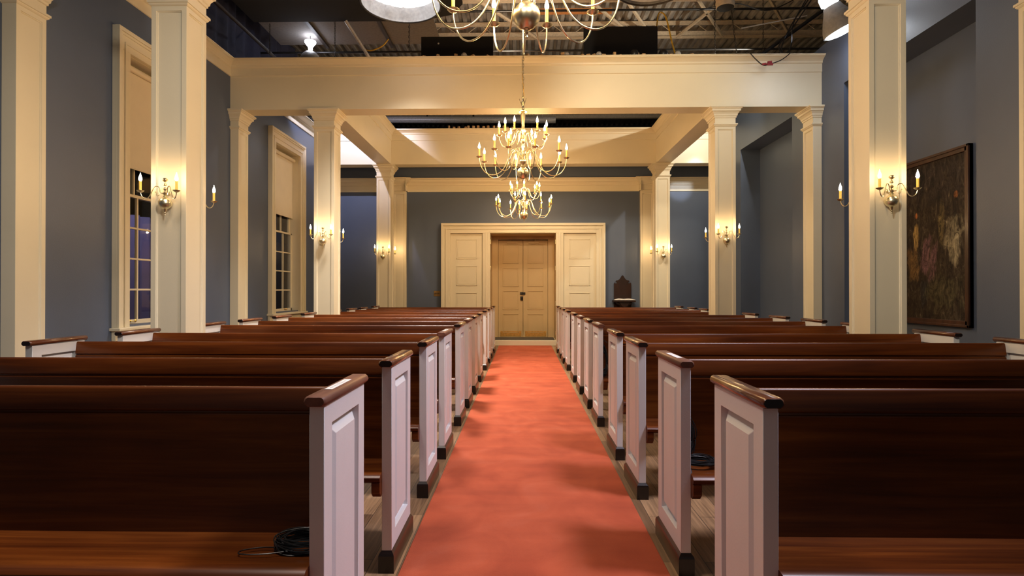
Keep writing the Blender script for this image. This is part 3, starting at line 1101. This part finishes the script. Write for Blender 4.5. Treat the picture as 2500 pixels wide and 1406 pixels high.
def paper_label(t, side):
    m = MB()
    xc = side * PT / 2
    z = ZC + 0.0335
    m.box(xc - 0.013, xc + 0.013, 0.10, 0.31, z, z + 0.0008)
    rr = random.Random(side * 7 + 3)
    for i in range(9):
        yy = 0.13 + i * 0.018
        m.box(xc - 0.004 + rr.uniform(-.002, .002), xc + 0.004, yy, yy + 0.0045, z + 0.0008, z + 0.001, 1)
    o = m.build('paper_label', [M['paper'], M['ink']], t)
    o['label'] = 'white paper strip stuck on the dark cap'


ORD = ['front', 'second', 'third', 'fourth', 'fifth', 'sixth', 'seventh', 'eighth', 'ninth', 'tenth', 'eleventh', 'last']
LEFTX, RIGHTX = -0.607, 0.722
protos = {}
for side in (-1, 1):
    wid = 2.57 if side < 0 else 2.60
    for matte in (True, False):
        for i, y in enumerate(ROWS):
            if ((side, i) in PAPER) != matte: continue
            key = (side, matte)
            if key not in protos:
                t = make_pew(side, wid, matte)
                if matte: paper_label(t, side)
                protos[key] = t
            else:
                t = copy_tree(protos[key])
            t.location = (LEFTX if side < 0 else RIGHTX, y, 0)
            extra = ', paper strip on cap' if matte else ''
            t['label'] = 'brown white-ended pew, %s row %s of the carpet%s' % (ORD[i], 'left' if side < 0 else 'right', extra)
            t['group'] = 'pews %s of the red carpet' % ('left' if side < 0 else 'right')


# ---- coils of cable
def coil(name, lab, c, rx, ry, turns, tilt, seed, tail=None, r=0.0022, thick=0.02):
    rr = random.Random(seed)
    pts = []
    for k in range(turns):
        sx, sy = rr.uniform(0.72, 1.12), rr.uniform(0.72, 1.12)
        ox, oy = rr.uniform(-.13, .13) * rx, rr.uniform(-.13, .13) * ry
        h0, ta, tb = rr.uniform(0, thick), rr.uniform(-.5, .5), rr.uniform(0, 6.28)
        for i in range(14):
            a = 2 * PI * i / 14
            wob = 1 + 0.05 * math.sin(3 * a + tb)
            hz = max(r, min(thick + r, h0 + thick * ta * math.cos(a + tb)))
            pts.append(Matrix.Rotation(tilt, 3, 'X') @ Vector((rx * sx * wob * math.cos(a) + ox, ry * sy * wob * math.sin(a) + oy, hz)) + Vector(c))
    m = MB(); m.tube(spline(pts, 2), r, 5)
    if tail:
        m.tube(spline(tail, 6), r, 5)
    return tag(m.build(name, M['blackcable'], smooth=True), lab, 'cable')


coil('cable_coil', 'black cable coiled on the front left pew seat', (-0.73, 1.88, 0.452), 0.085, 0.06, 30, 0, 1,
     [(-0.80, 1.86, 0.456), (-0.86, 1.87, 0.452), (-0.915, 1.84, 0.455), (-0.90, 1.80, 0.462), (-0.82, 1.80, 0.463), (-0.74, 1.83, 0.462)], thick=0.035)
coil('cable_coil', 'black cable coiled flat on the second right pew seat', (0.865, 2.80, 0.462), 0.08, 0.065, 26, 0, 2, thick=0.02)
coil('cable_coil', 'grey-black cable coil leaning on the second right pew back', (0.815, 2.905, 0.565), 0.045, 0.10, 26, R(82), 3,
     [(0.80, 2.88, 0.50), (0.785, 2.80, 0.46), (0.78, 2.68, 0.475), (0.775, 2.625, 0.44), (0.772, 2.62, 0.40)], thick=0.03)
coil('cable_coil', 'black cable coil hanging behind the fifth right pew end', (0.80, 5.70, 0.60), 0.035, 0.13, 30, R(80), 4,
     [(0.80, 5.74, 0.72), (0.81, 5.74, 0.80), (0.84, 5.73, 0.78)], r=0.004, thick=0.04)

# ================================================================== LIGHT FITTINGS
def candle_parts(parent, x, y, z, ch=0.10, pan=0.032, cr=0.0105, fl='flame'):
    m = MB()
    m.lathe([(0.004, -0.012), (0.010, -0.010), (pan * 0.7, -0.004), (pan, 0.006), (pan * 1.02, 0.008), (pan * 0.9, 0.006), (0.012, 0.0), (0.012, 0.012), (0.0, 0.012)], (x, y, z), 16)
    m.build('drip_pan', M['brass'], parent, smooth=True)
    m = MB(); m.lathe([(cr, 0.004), (cr, ch), (cr * 0.8, ch + 0.002), (0.0, ch + 0.002)], (x, y, z), 10)
    m.build('candle', M['candle'], parent, smooth=True)
    m = MB()
    b = z + ch
    m.lathe([(0.006, 0.0), (0.010, 0.006), (0.0145, 0.017), (0.0135, 0.029), (0.009, 0.045), (0.004, 0.060), (0.0008, 0.076)], (x, y, b), 8)
    m.build('bulb', M[fl], parent, smooth=True)


LOW = [(0.028, 0.15), (0.045, 0.22), (0.085, 0.285), (0.13, 0.285), (0.165, 0.225), (0.205, 0.12), (0.26, 0.03), (0.33, -0.02), (0.41, -0.028), (0.475, 0.005), (0.52, 0.07), (0.542, 0.14), (0.545, 0.178)]
UPP = [(0.026, 0.41), (0.04, 0.47), (0.07, 0.51), (0.10, 0.495), (0.12, 0.43), (0.15, 0.365), (0.19, 0.325), (0.235, 0.32), (0.275, 0.355), (0.296, 0.405), (0.30, 0.442)]


def make_chandelier():
    t = thing('chandelier', 'c', 'chandelier')
    m = MB()
    m.lathe([(0.002, -0.125), (0.008, -0.118), (0.004, -0.105), (0.012, -0.092), (0.006, -0.082), (0.018, -0.075)] , (0, 0, 0), 14)
    m.build('finial', M['brass'], t, smooth=True)
    m = MB()
    m.lathe([(0.074 * math.cos(a) + 0.0005, 0.074 * math.sin(a)) for a in [R(-88 + 176 * i / 14) for i in range(15)]], (0, 0, 0), 24)
    m.build('globe', M['brass'], t, smooth=True)
    m = MB()
    m.lathe([(0.015, 0.07), (0.028, 0.078), (0.03, 0.09), (0.014, 0.10), (0.02, 0.115), (0.036, 0.13), (0.042, 0.145), (0.036, 0.165), (0.02, 0.175), (0.016, 0.20), (0.03, 0.225), (0.03, 0.245), (0.014, 0.26),
             (0.014, 0.31), (0.022, 0.33), (0.022, 0.35), (0.014, 0.365), (0.03, 0.385), (0.036, 0.40), (0.03, 0.42), (0.014, 0.43), (0.014, 0.47), (0.026, 0.50), (0.032, 0.53), (0.02, 0.56), (0.017, 0.60),
             (0.028, 0.70), (0.03, 0.74), (0.018, 0.752), (0.052, 0.762), (0.056, 0.772), (0.03, 0.782), (0.012, 0.80)], (0, 0, 0), 16)
    m.build('stem', M['brass'], t, smooth=True)
    for tier, prof, angs in (('low', LOW, LOWA), ('up', UPP, UPPA)):
        for a in angs:
            ca, sa = math.cos(R(a)), math.sin(R(a))
            m = MB()
            m.tube([(r * ca, r * sa, z) for r, z in [(p.x, p.y) for p in spline([(r, z, 0) for r, z in prof], 4)]], 0.0055, 6)
            # small scroll under the shoulder
            if tier == 'low':
                sp = [(0.085, 0.275), (0.075, 0.24), (0.085, 0.21), (0.105, 0.205), (0.118, 0.22), (0.112, 0.238)]
                m.tube([(p.x * ca, p.x * sa, p.y) for p in spline([(r, z, 0) for r, z in sp], 3)], 0.0035, 5)
            arm = m.build('arm', M['brass'], t, smooth=True)
            r, z = prof[-1]
            candle_parts(arm, r * ca, r * sa, z + 0.012, 0.104, 0.037)
    # hanging chain and flex
    m = MB()
    zc = 0.80
    k = 0
    while zc < 4.4:
        pts = []
        for i in range(10):
            a = 2 * PI * i / 10
            lx = 0.013 * math.cos(a); lz = 0.026 * math.sin(a)
            pts.append((lx, 0, zc + 0.024 + lz) if k % 2 else (0, lx, zc + 0.024 + lz))
        m.tube(pts, 0.0042, 5, closed=True)
        zc += 0.040
        k += 1
    m.build('chain', M['brass'], t, smooth=True)
    m = MB()
    m.tube([(0.012 * math.sin(i * 0.8), 0.012 * math.cos(i * 0.8), 0.8 + i * 0.08) for i in range(46)], 0.003, 5)
    m.build('flex', M['yellow'], t, smooth=True)
    m = MB()
    m.lathe([(0.015, 0.80), (0.02, 0.82), (0.012, 0.84), (0.024, 0.87), (0.026, 0.885), (0.014, 0.90), (0.01, 0.93), (0.018, 0.945), (0.0, 0.96)], (0, 0, 0), 12)
    m.tube([(0.0, 0, 0.80), (0.03, 0, 0.90), (0.04, 0.01, 0.94)], 0.004, 5)
    m.tube([(0.0, 0, 0.80), (-0.03, 0, 0.88), (-0.045, 0.01, 0.93)], 0.004, 5)
    m.build('hanger', M['brass'], t, smooth=True)
    return t


# angles measured round the stem: 0 = right, 90 = away from the camera
LOWA = [3, 30, 64, 80, 100, 132, 156, 186, 232, 252, 285, 322]
UPPA = [-15, 24, 68, 122, 190, 224, 250, 305]
ch = make_chandelier()
CH = [((0.02, 3.10, 2.80), R(12), 'largest-looking brass chandelier at the top edge, only its globe and lower arms in view'),
      ((0.0, 7.10, 2.77), 0, 'brass two-tier candle chandelier hanging before the broad crossbeam'),
      ((0.02, 11.05, 2.77), R(20), 'farthest brass candle chandelier, hanging just above the entrance doors')]
for i, (loc, rz, lab) in enumerate(CH):
    t = ch if i == 0 else copy_tree(ch)
    t.location = loc
    t.rotation_euler = (0, 0, rz)
    t['label'] = lab
    t['group'] = 'brass chandeliers'


def make_sconce():
    """local: wall plane at y=0, the fitting projects towards -y"""
    t = thing('wall_sconce', 's', 'sconce')
    oy = -0.062
    m = MB()
    m.lathe([(0.054 * math.cos(a) + 0.0005, 0.054 * math.sin(a)) for a in [R(-88 + 176 * i / 12) for i in range(13)]], (0, oy, 0), 20)
    m.build('globe', M['brass'], t, smooth=True)
    m = MB()
    m.lathe([(0.001, -0.112), (0.007, -0.106), (0.004, -0.096), (0.009, -0.088), (0.005, -0.078), (0.012, -0.07), (0.014, -0.056), (0.02, -0.05)], (0, oy, 0), 12)
    m.build('finial', M['brass'], t, smooth=True)
    m = MB()
    m.lathe([(0.018, 0.048), (0.012, 0.056), (0.018, 0.064), (0.009, 0.07), (0.017, 0.08), (0.02, 0.09), (0.012, 0.10), (0.008, 0.11), (0.017, 0.125), (0.013, 0.135), (0.006, 0.142), (0.006, 0.152),
             (0.015, 0.160), (0.016, 0.168), (0.006, 0.178), (0.005, 0.186), (0.012, 0.192), (0.022, 0.202), (0.024, 0.212), (0.016, 0.222), (0.0, 0.224)], (0, oy, 0), 14)
    m.tube([(0, oy, 0.09), (0, 0, 0.09)], 0.012, 8)
    m.tube([(0, oy, 0.0), (0, 0, 0.0)], 0.03, 12)
    m.build('stem', M['brass'], t, smooth=True)
    for s in (-1, 1):
        dx, dy = s * 0.86, -0.5
        prof = [(0.012, 0.085), (0.035, 0.092), (0.04, 0.125), (0.052, 0.143), (0.075, 0.143), (0.09, 0.12), (0.108, 0.075), (0.128, 0.038), (0.152, 0.028), (0.174, 0.045), (0.186, 0.078)]
        m = MB()
        m.tube([(p.x * dx, oy + p.x * dy, p.y) for p in spline([(r, z, 0) for r, z in prof], 4)], 0.0042, 6)
        sp = [(0.04, 0.09), (0.042, 0.07), (0.055, 0.062), (0.066, 0.07), (0.068, 0.09), (0.078, 0.094)]
        m.tube([(p.x * dx, oy + p.x * dy, p.y) for p in spline([(r, z, 0) for r, z in sp], 3)], 0.003, 5)
        arm = m.build('arm', M['brass'], t, smooth=True)
        candle_parts(arm, 0.186 * dx, oy + 0.186 * dy, 0.09, 0.088, 0.03, 0.0105, 'flame2')
    return t


sco = make_sconce()
first = True
for ri, s, ct in COLS:
    x, yc = ct.location.x, ct.location.y
    for back in (False, True):
        t = sco if first else copy_tree(sco)
        first = False
        t.location = (x, yc - HW + 0.014, 2.08) if not back else (x, yc + HW - 0.014, 2.08)
        t.rotation_euler = (0, 0, PI if back else 0)
        d = ['nearest', 'middle', 'farthest'][ri]
        sd = 'left' if s < 0 else 'right'
        t['label'] = ('brass sconce behind the %s %s column, at most a candle showing past its edge' if back else 'brass two-candle sconce on the camera-facing side of the %s %s column') % (d, sd)
        t['group'] = 'brass sconces on the columns'

# ================================================================== BOOKSTAND BY THE DOORS
bs = thing('bookstand', 'dark carved wooden bookstand with pointed back against the blue entrance wall', 'bookstand', (2.385, EY, 0))
m = MB()
out = [(-0.205, 0.0), (-0.205, 1.47), (-0.19, 1.50), (-0.165, 1.475), (-0.135, 1.49), (-0.14, 1.52), (-0.165, 1.53), (-0.15, 1.55), (-0.10, 1.555), (-0.055, 1.60), (-0.025, 1.655), (0, 1.675)]
out = out + [(-x, z) for x, z in reversed(out[:-1])]
m.prism(out, 'y', -0.035, -0.005)
m.build('back_board', M['darkwood'], bs)
m = MB()
m.prism([(-0.25, 1.08), (0.25, 1.08), (0.262, 1.055), (0.25, 1.035), (-0.25, 1.035), (-0.262, 1.055)], 'y', -0.33, -0.035)
m.build('shelf', M['darkwood'], bs, bevel=0.006)
m = MB()
m.prism([(-0.19, 1.035), (0.19, 1.035), (0.16, 0.98), (0.10, 0.96), (0.09, 0.90), (0.05, 0.86), (0.0, 0.83), (-0.05, 0.86), (-0.09, 0.90), (-0.10, 0.96), (-0.16, 0.98)], 'y', -0.26, -0.035)
m.prism([(-0.13, 1.035), (0.13, 1.035), (0.06, 0.93), (0, 0.90), (-0.06, 0.93)], 'y', -0.30, -0.26)
m.build('corbel', M['darkwood'], bs, bevel=0.008)
bk = thing('open_book', 'open book with white pages lying on the dark bookstand shelf', 'book', (2.40, EY - 0.19, 1.081))
m = MB()
m.prism([(-0.235, 0.012), (-0.12, 0.038), (-0.02, 0.03), (0, 0.008), (0.02, 0.03), (0.12, 0.036), (0.235, 0.012), (0.235, 0.006), (0, 0.002), (-0.235, 0.006)], 'y', -0.13, 0.13)
m.build('pages', M['paper'], bk)
m = MB()
m.box(-0.24, 0.24, -0.135, 0.135, 0.0, 0.005)
m.build('cover', M['bookcover'], bk)

# ================================================================== OVERHEAD GRID
def joist(y, z, mat, name, lab, x0=-9, x1=9):
    t = thing(name, lab, 'joist', (0, y, z), 0, 'steel roof joists')
    m = MB()
    m.box(x0, x1, -0.07, -0.01, 0.0, 0.008); m.box(x0, x1, -0.018, -0.009, 0.008, 0.14)
    m.box(x0, x1, 0.01, 0.07, 0.0, 0.008); m.box(x0, x1, 0.009, 0.018, 0.008, 0.14)
    m.build('bottom_chord', mat, t)
    m = MB()
    m.box(x0, x1, -0.05, 0.05, 0.36, 0.368); m.box(x0, x1, -0.015, -0.009, 0.29, 0.36); m.box(x0, x1, 0.009, 0.015, 0.29, 0.36)
    m.build('top_chord', mat, t)
    m = MB()
    xx = x0; up = True
    while xx < x1 - 0.4:
        a = (xx, 0, 0.03 if up else 0.34); b_ = (xx + 0.42, 0, 0.34 if up else 0.03)
        m.tube([a, b_], 0.007, 5)
        xx += 0.42; up = not up
    m.build('web', mat, t)
    return t


JY = [11.62, 13.34, 19.6]
JL = ['steel roof joist along the top edge of the photo', 'tan steel roof joist just above the broad crossbeam', 'steel roof joist in the dark of the far ceiling opening']
for y, l in zip(JY, JL):
    joist(y, 7.22, M['steel'], 'roof_joist', l)
# diagonal bracing between joists
BR = [((1.35, 11.62), (2.6, 13.34)), ((2.1, 11.62), (3.0, 13.34)), ((3.55, 11.62), (4.65, 13.34)), ((5.0, 11.62), (6.2, 13.34)), ((4.1, 11.62), (3.6, 13.34)), ((-0.9, 11.62), (0.3, 13.34))]
for i, (a, b_) in enumerate(BR):
    m = MB(); m.tube([(a[0], a[1], 7.24), (b_[0], b_[1], 7.24)], 0.04, 6)
    tag(m.build('brace', M['steel'], smooth=True), 'tan diagonal brace under the roof deck between two joists', 'brace', 'diagonal roof braces')
m = MB(); m.box(0.3, 1.9, 12.2, 12.25, 7.25, 7.36)
tag(m.build('lumber', M['steelwarm']), 'orange timber under the roof deck right of the near chandelier', 'timber')


def pipe(name, a, b_, r, mat, lab, cat='pipe', group=None):
    m = MB(); m.tube([a, b_], r, 10)
    return tag(m.build(name, mat, smooth=True), lab, cat, group)


pipe('pipe', (-9, 11.0, 6.72), (9, 11.0, 6.72), 0.022, M['darkpipe'], 'thin black pipe running across near the top of the photo')
pipe('pipe', (-9, 10.8, 5.86), (9, 10.8, 5.86), 0.02, M['darkpipe'], 'thin black pipe running low behind the broad crossbeam')
pipe('pipe', (-4.52, 2.0, 5.55), (-4.52, 12.4, 5.55), 0.03, M['batten'], 'brown pipe running away above the left wall')
pipe('pipe', (-3.04, 9.68, 5.93), (-2.68, 10.0, 5.36), 0.028, M['pipe'], 'slanting silver pipe beside the lit work lamp')
pipe('pipe', (3.7, 9.7, 5.75), (4.9, 9.9, 6.05), 0.010, M['pipe'], 'thin pale rod slanting above the right end of the crossbeam')
pipe('pipe', (3.6, 9.5, 4.97), (5.9, 9.4, 6.6), 0.03, M['darkpipe'], 'dark iron rail slanting up at the right of the ceiling')
m = MB(); m.tube([(-7.5, 17.5, 6.62), (1.0, 17.5, 6.55)], 0.10, 14)
for x_ in (-5.5, -2.2, 0.6):
    m.tube([(x_, 17.5, 6.6), (x_, 17.5, 7.60)], 0.008, 5)
tag(m.build('duct', M['pipe'], smooth=True), 'long grey duct seen through the far ceiling opening', 'duct')
for x_ in (-3.4, -1.8):
    pipe('pipe', (x_, 19.5, 4.4), (x_ + 0.1, 19.58, 7.6), 0.03, M['darkpipe'], 'upright dark pipe behind the far ceiling opening', 'pipe', 'upright pipes behind the far opening')


def chain(x, y, z0, z1, lab, lean=0.0):
    m = MB()
    z = z0; k = 0
    while z < z1:
        pts = []
        cx = x + lean * (z - z0)
        for i in range(8):
            a = 2 * PI * i / 8
            lx = 0.012 * math.cos(a); lz = 0.026 * math.sin(a)
            pts.append((cx + lx, y, z + lz) if k % 2 else (cx, y + lx, z + lz))
        m.tube(pts, 0.004, 4, closed=True)
        z += 0.042; k += 1
    return tag(m.build('chain', M['chain'], smooth=True), lab, 'chain', 'chains above the crossbeam')


chain(-4.45, 9.9, 5.5, 7.3, 'dark chain hanging to the pipe above the left wall')
chain(-3.28, 9.85, 5.1, 7.3, 'dark chain between the work lamp and the silver pipe')
chain(-1.93, 9.6, 5.4, 7.3, 'dark chain hanging just left of the lit lantern rim')
chain(3.32, 9.9, 5.0, 7.3, 'dark chain below the round black fixture')
chain(3.75, 9.9, 4.95, 7.3, 'dark leaning chain right of the black fixture', -0.12)
chain(4.15, 9.9, 4.95, 7.3, 'chain hanging farthest right above the crossbeam')
chain(-2.95, 19.6, 5.4, 7.3, 'dark chain seen in the far ceiling opening')

# boards hung under the roof on the left
m = MB(); m.box(-4.63, -1.55, 9.75, 10.78, 6.0, 6.02)
gp = tag(m.build('ceiling_board', M['greypanel']), 'dark grey ceiling board hung above the left of the crossbeam', 'board')
for x_ in (-3.75, -2.5):
    m = MB(); m.box(x_ - 0.03, x_ + 0.03, 9.7, 10.85, 5.955, 6.0)
    m.build('batten', M['batten'], gp)
m = MB()
m.prism([(-4.66, 3.5), (-4.66, 9.75), (-1.75, 9.75), (-1.2, 9.55), (-0.98, 9.2), (-0.98, 3.5)], 'z', 5.95, 5.99)
tag(m.build('black_cloth', M['duvetyne']), 'black cloth panel stretched overhead left of the near chandelier', 'cloth')
# navy drape behind the top of the left wall
m = MB()
n = 140; vs = []
for i in range(n + 1):
    t_ = i / n
    yy = 4.0 + 8.6 * t_
    xx = -5.05 + 0.035 * math.sin(t_ * 170) + 0.02 * math.sin(t_ * 61)
    vs += [(xx, yy, 4.3), (xx + 0.02, yy, 6.6)]
nn = len(vs)
vs += [(a - 0.01, b_, c) for a, b_, c in vs]
fs = [(2 * i, 2 * i + 2, 2 * i + 3, 2 * i + 1) for i in range(n)] + [(nn + 2 * i, nn + 2 * i + 1, nn + 2 * i + 3, nn + 2 * i + 2) for i in range(n)]
m.add(vs, fs)
tag(m.build('drape', M['navy'], smooth=True), 'dark navy drape hanging above the left wall', 'drape')

# black boards standing on the crossbeam
m = MB(); m.box(-1.64, -0.48, 9.12, 9.14, 4.945, 5.39)
o = tag(m.build('black_flag', M['duvetyne']), 'black board standing on the crossbeam left of the chain', 'flag')
m = MB()
m.lathe([(0.0, 0), (0.014, 0.001), (0.014, 0.003), (0, 0.004)], (-1.36, 9.12, 5.28), 10, 0, Matrix.Rotation(R(90), 4, 'X'))
m.build('grommet', M['pipe'], o)
m = MB(); m.box(0.97, 2.15, 9.12, 9.14, 4.945, 5.53)
tag(m.build('black_flag', M['duvetyne']), 'taller black board standing on the crossbeam right of the chain', 'flag')

# lanterns
def lantern(loc, lit, lab, rad=0.60):
    t = thing('lantern', lab, 'lantern', loc, 0, 'round overhead lanterns')
    n = 48
    m = MB()
    rr = random.Random(5)
    wob = [rr.uniform(-1, 1) for _ in range(n)]
    rings_ = [(rad * 1.0, 0.0, 0.0), (rad * 1.0, 0.03, 0.004), (rad * 0.97, 0.12, 0.022), (rad * 0.93, 0.24, 0.012), (rad * 0.93, 0.70, 0.01)]
    vs = []
    for r_, z, wb in rings_:
        for i in range(n):
            a = 2 * PI * i / n
            q = r_ + wb * math.sin(i * 2.3) + wb * wob[i] * 0.6
            vs.append((q * math.cos(a), q * math.sin(a), z + wb * wob[(i * 7) % n]))
    for k, (r_, z, wb) in enumerate(rings_):
        for i in range(n):
            a = 2 * PI * i / n
            e_ = 0.008 if k == 0 else 0.045
            vs.append(((r_ + e_) * math.cos(a), (r_ + e_) * math.sin(a), z))
    fs = []
    K = len(rings_)
    for k in range(K - 1):
        for i in range(n):
            j = (i + 1) % n
            fs.append((k * n + i, k * n + j, (k + 1) * n + j, (k + 1) * n + i))
    inner = len(fs)
    for k in range(K - 1):
        for i in range(n):
            j = (i + 1) % n
            o_ = K * n
            fs.append((o_ + k * n + i, o_ + (k + 1) * n + i, o_ + (k + 1) * n + j, o_ + k * n + j))
    m.add(vs, fs)
    m.mi = [0] * inner + [1] * (len(fs) - inner)
    m.build('skirt', [M['silverskirt'], M['duvetyne']], t, smooth=True)
    m = MB(); m.tube([((rad + 0.006) * math.cos(2 * PI * i / n), (rad + 0.006) * math.sin(2 * PI * i / n), 0.0) for i in range(n)], 0.012, 6, closed=True)
    m.build('hoop', M['darkpipe'] if lit else M['batten'], t, smooth=True)
    m = MB()
    zz = 0.20 if lit else 0.03
    m.lathe([(rad * 0.94, zz + 0.01), (rad * 0.94, zz), (rad * 0.5, zz - 0.008), (0.01, zz - 0.01)], (0, 0, 0), n)
    m.build('diffuser', M['diffuser'] if lit else M['blueskirt'], t)
    return t


lantern((-1.66, 7.70, 5.2), True, 'lit round white lantern with crinkled silver skirt at the top edge', 0.53)
lantern((1.66, 7.33, 5.2), False, 'unlit round lantern with blue-grey cloth bottom at the top edge', 0.46)

# round black can fixture
t = thing('can_light', 'round tan-sided can with a black bottom hanging at the top right', 'lamp', (3.36, 9.5, 6.0))
m = MB(); m.lathe([(0.145, 0.0), (0.15, 0.02), (0.15, 0.30), (0.02, 0.34)], (0, 0, 0), 24); m.build('housing', M['steel'], t, smooth=True)
m = MB(); m.lathe([(0.138, -0.004), (0.138, 0.004), (0.0, 0.01)], (0, 0, 0), 24); m.build('lens', M['duvetyne'], t)

# left work lamp: glowing globe over a glass dome
t = thing('work_lamp', 'lit white work lamp with a clear dome hanging above the left crossbeam', 'lamp', (-3.92, 10.4, 5.58))
m = MB(); m.lathe([(0.20, -0.10), (0.19, -0.02), (0.15, 0.06), (0.10, 0.11), (0.05, 0.13), (0.045, 0.10), (0.13, 0.04), (0.18, -0.03), (0.19, -0.10)], (0, 0, 0), 24)
m.build('dome', M['lampshell'], t, smooth=True)
m = MB(); m.lathe([(0.03, 0.10), (0.035, 0.15), (0.04, 0.21), (0.10, 0.29), (0.10, 0.32), (0.0, 0.33)], (0, 0, 0), 16)
m.build('bulb', M['workbulb'], t, smooth=True)
m = MB(); m.tube([(0, 0, 0.33), (0, 0, 0.42)], 0.006, 6)
m.build('cord', M['blackcable'], t)
# right work lamp: grey bell with a glowing mouth
t = thing('work_lamp', 'blazing blue-white work lamp in a grey bell beside the right column top', 'lamp', (4.30, 7.80, 4.93))
rot = Matrix.Rotation(R(-24), 4, 'Y')
m = MB(); m.lathe([(0.245, -0.10), (0.23, -0.02), (0.17, 0.12), (0.12, 0.22), (0.11, 0.26), (0.09, 0.26), (0.10, 0.20), (0.20, -0.02), (0.235, -0.10)], (0, 0, 0), 28, 0, rot)
m.build('bell', M['lampshell'], t, smooth=True)
m = MB(); m.lathe([(0.23, -0.095), (0.20, -0.12), (0.12, -0.14), (0.01, -0.15)], (0, 0, 0), 24, 0, rot)
m.build('lens', M['lampglow'], t, smooth=True)
m = MB(); m.lathe([(0.09, 0.28), (0.12, 0.30), (0.12, 0.40), (0.10, 0.44), (0.01, 0.45)], (0, 0, 0), 16, 0, rot)
m.build('bulb', M['lampglow'], t, smooth=True)
m = MB(); m.tube([(0.15, 0, 0.42), (0.2, 0, 1.8)], 0.012, 6)
m.build('hanger', M['darkpipe'], t)

# cables
def cable(pts, r, mat, lab, group=None, name='cable'):
    m = MB(); m.tube(spline(pts, 8), r, 6)
    return tag(m.build(name, mat, smooth=True), lab, 'cable', group)


cable([(2.15, 9.2, 5.5), (2.2, 9.3, 5.78), (2.26, 9.35, 5.86), (2.33, 9.3, 5.75), (2.40, 9.2, 5.3), (2.47, 9.15, 4.98)], 0.012, M['yellow'], 'yellow cable looped over behind the right black board')
cable([(-3.0, 10.2, 5.85), (-2.9, 10.1, 5.68), (-2.72, 10.0, 5.55), (-2.5, 10.0, 5.62), (-2.38, 10.0, 5.75)], 0.011, M['yellow'], 'yellow cable sagging beside the slanting silver pipe')
cable([(3.45, 8.92, 4.98), (3.47, 8.78, 4.95), (3.55, 8.76, 4.85), (3.68, 8.78, 4.76), (3.80, 8.78, 4.78), (3.95, 8.76, 4.83), (4.08, 8.76, 4.93), (4.14, 8.95, 5.0)], 0.008, M['blackcable'], 'black cable drooping over the right end of the crossbeam')
m = MB()
m.tube([(3.66, 8.77, 4.765), (3.72, 8.76, 4.775)], 0.016, 8); m.tube([(3.74, 8.76, 4.79), (3.80, 8.76, 4.80)], 0.02, 8); m.tube([(3.73, 8.765, 4.765), (3.82, 8.765, 4.765)], 0.018, 8)
tag(m.build('cable_connector', M['red'], bevel=0.002), 'dark red plug joining the drooping cable on the crossbeam', 'connector')
for k in range(3):
    rr = random.Random(40 + k)
    cable([(4.75 + 0.12 * k, 9.3 + 0.1 * k, 6.6), (4.6 + 0.05 * k, 9.2, 6.1), (4.35 + rr.uniform(-.1, .1), 9.2, 5.6), (4.2 + rr.uniform(-.12, .1), 9.15, 5.2), (4.1 + 0.06 * k, 9.1, 4.98)], 0.010, M['blackcable'], 'thin black cable running up beside the right work lamp', 'cables beside the right work lamp')
cable([(3.1, 10.2, 6.3), (3.8, 10.2, 6.42), (4.4, 10.2, 6.3), (5.2, 10.2, 6.7)], 0.009, M['blackcable'], 'black cable sagging across at the upper right')
# bits left on top of the beams
rr = random.Random(11)
offs = [(-1.55, 's'), (-1.33, 'b'), (-1.05, 'b'), (-0.92, 'g'), (-0.78, 's'), (-0.55, 'b'), (-0.44, 's'), (0.07, 'b'), (0.30, 's'), (0.62, 'b'), (0.68, 'g'), (0.92, 'b'), (1.02, 's'), (1.10, 'b'), (1.18, 'g'), (1.26, 's'), (1.42, 'b'), (1.52, 's'), (1.78, 'b'), (1.87, 'b'), (2.3, 's'), (2.40, 'g'), (2.62, 's')]
for i, (x_, kd) in enumerate(offs):
    m = MB()
    w_, h_, d_ = rr.uniform(0.03, 0.06), rr.uniform(0.03, 0.06), rr.uniform(0.03, 0.06)
    if kd == 'g':
        m.lathe([(0.01, 0), (0.045, 0.01), (0.05, 0.035), (0.03, 0.065), (0.005, 0.075)], (0, 0, 0), 7)
        o = m.build('scrap', M['rock'], None, loc=(x_, 8.86, 4.946))
        tag(o, 'pale grey scrap lying on top of the broad crossbeam', 'scrap', 'scraps on top of the broad crossbeam')
    else:
        m.box(-w_ / 2 * (1.5 if kd == 's' else 1), w_ / 2, -d_ / 2, d_ / 2, 0, h_ * (0.6 if kd == 's' else 1))
        o = m.build('wood_block', M['offcut'], None, loc=(x_, 8.86, 4.946), bevel=0.003)
        o.rotation_euler = (0, 0, rr.uniform(0, 1.5))
        tag(o, 'small raw wood block lying on top of the broad crossbeam', 'block', 'wood blocks on top of the broad crossbeam')
for i in range(14):
    m = MB(); w_ = rr.uniform(0.03, 0.06)
    m.box(-w_ / 2, w_ / 2, -0.025, 0.025, 0, rr.uniform(0.03, 0.07))
    o = m.build('wood_block', M['offcut'], None, loc=(-1.65 + i * 0.11 + rr.uniform(-.03, .03), 12.78, 4.946))
    o.rotation_euler = (0, 0, rr.uniform(0, 1.5))
    tag(o, 'tiny wood block lying on top of the farther crossbeam', 'block', 'wood blocks on top of the farther crossbeam')
for i, (x0_, x1_) in enumerate(((1.35, 1.55), (1.8, 2.0))):
    m = MB(); m.lathe([(0.01, 0), (0.07, 0.01), (0.075, 0.05), (0.05, 0.09), (0.01, 0.10)], (0, 0, 0), 10)
    tag(m.build('rag', M['black'], None, loc=((x0_ + x1_) / 2 + 0.28, 8.88, 4.946), smooth=True), ['black crumpled rag on the crossbeam below the right black board', 'second black rag on the crossbeam, farther right'][i], 'rag')
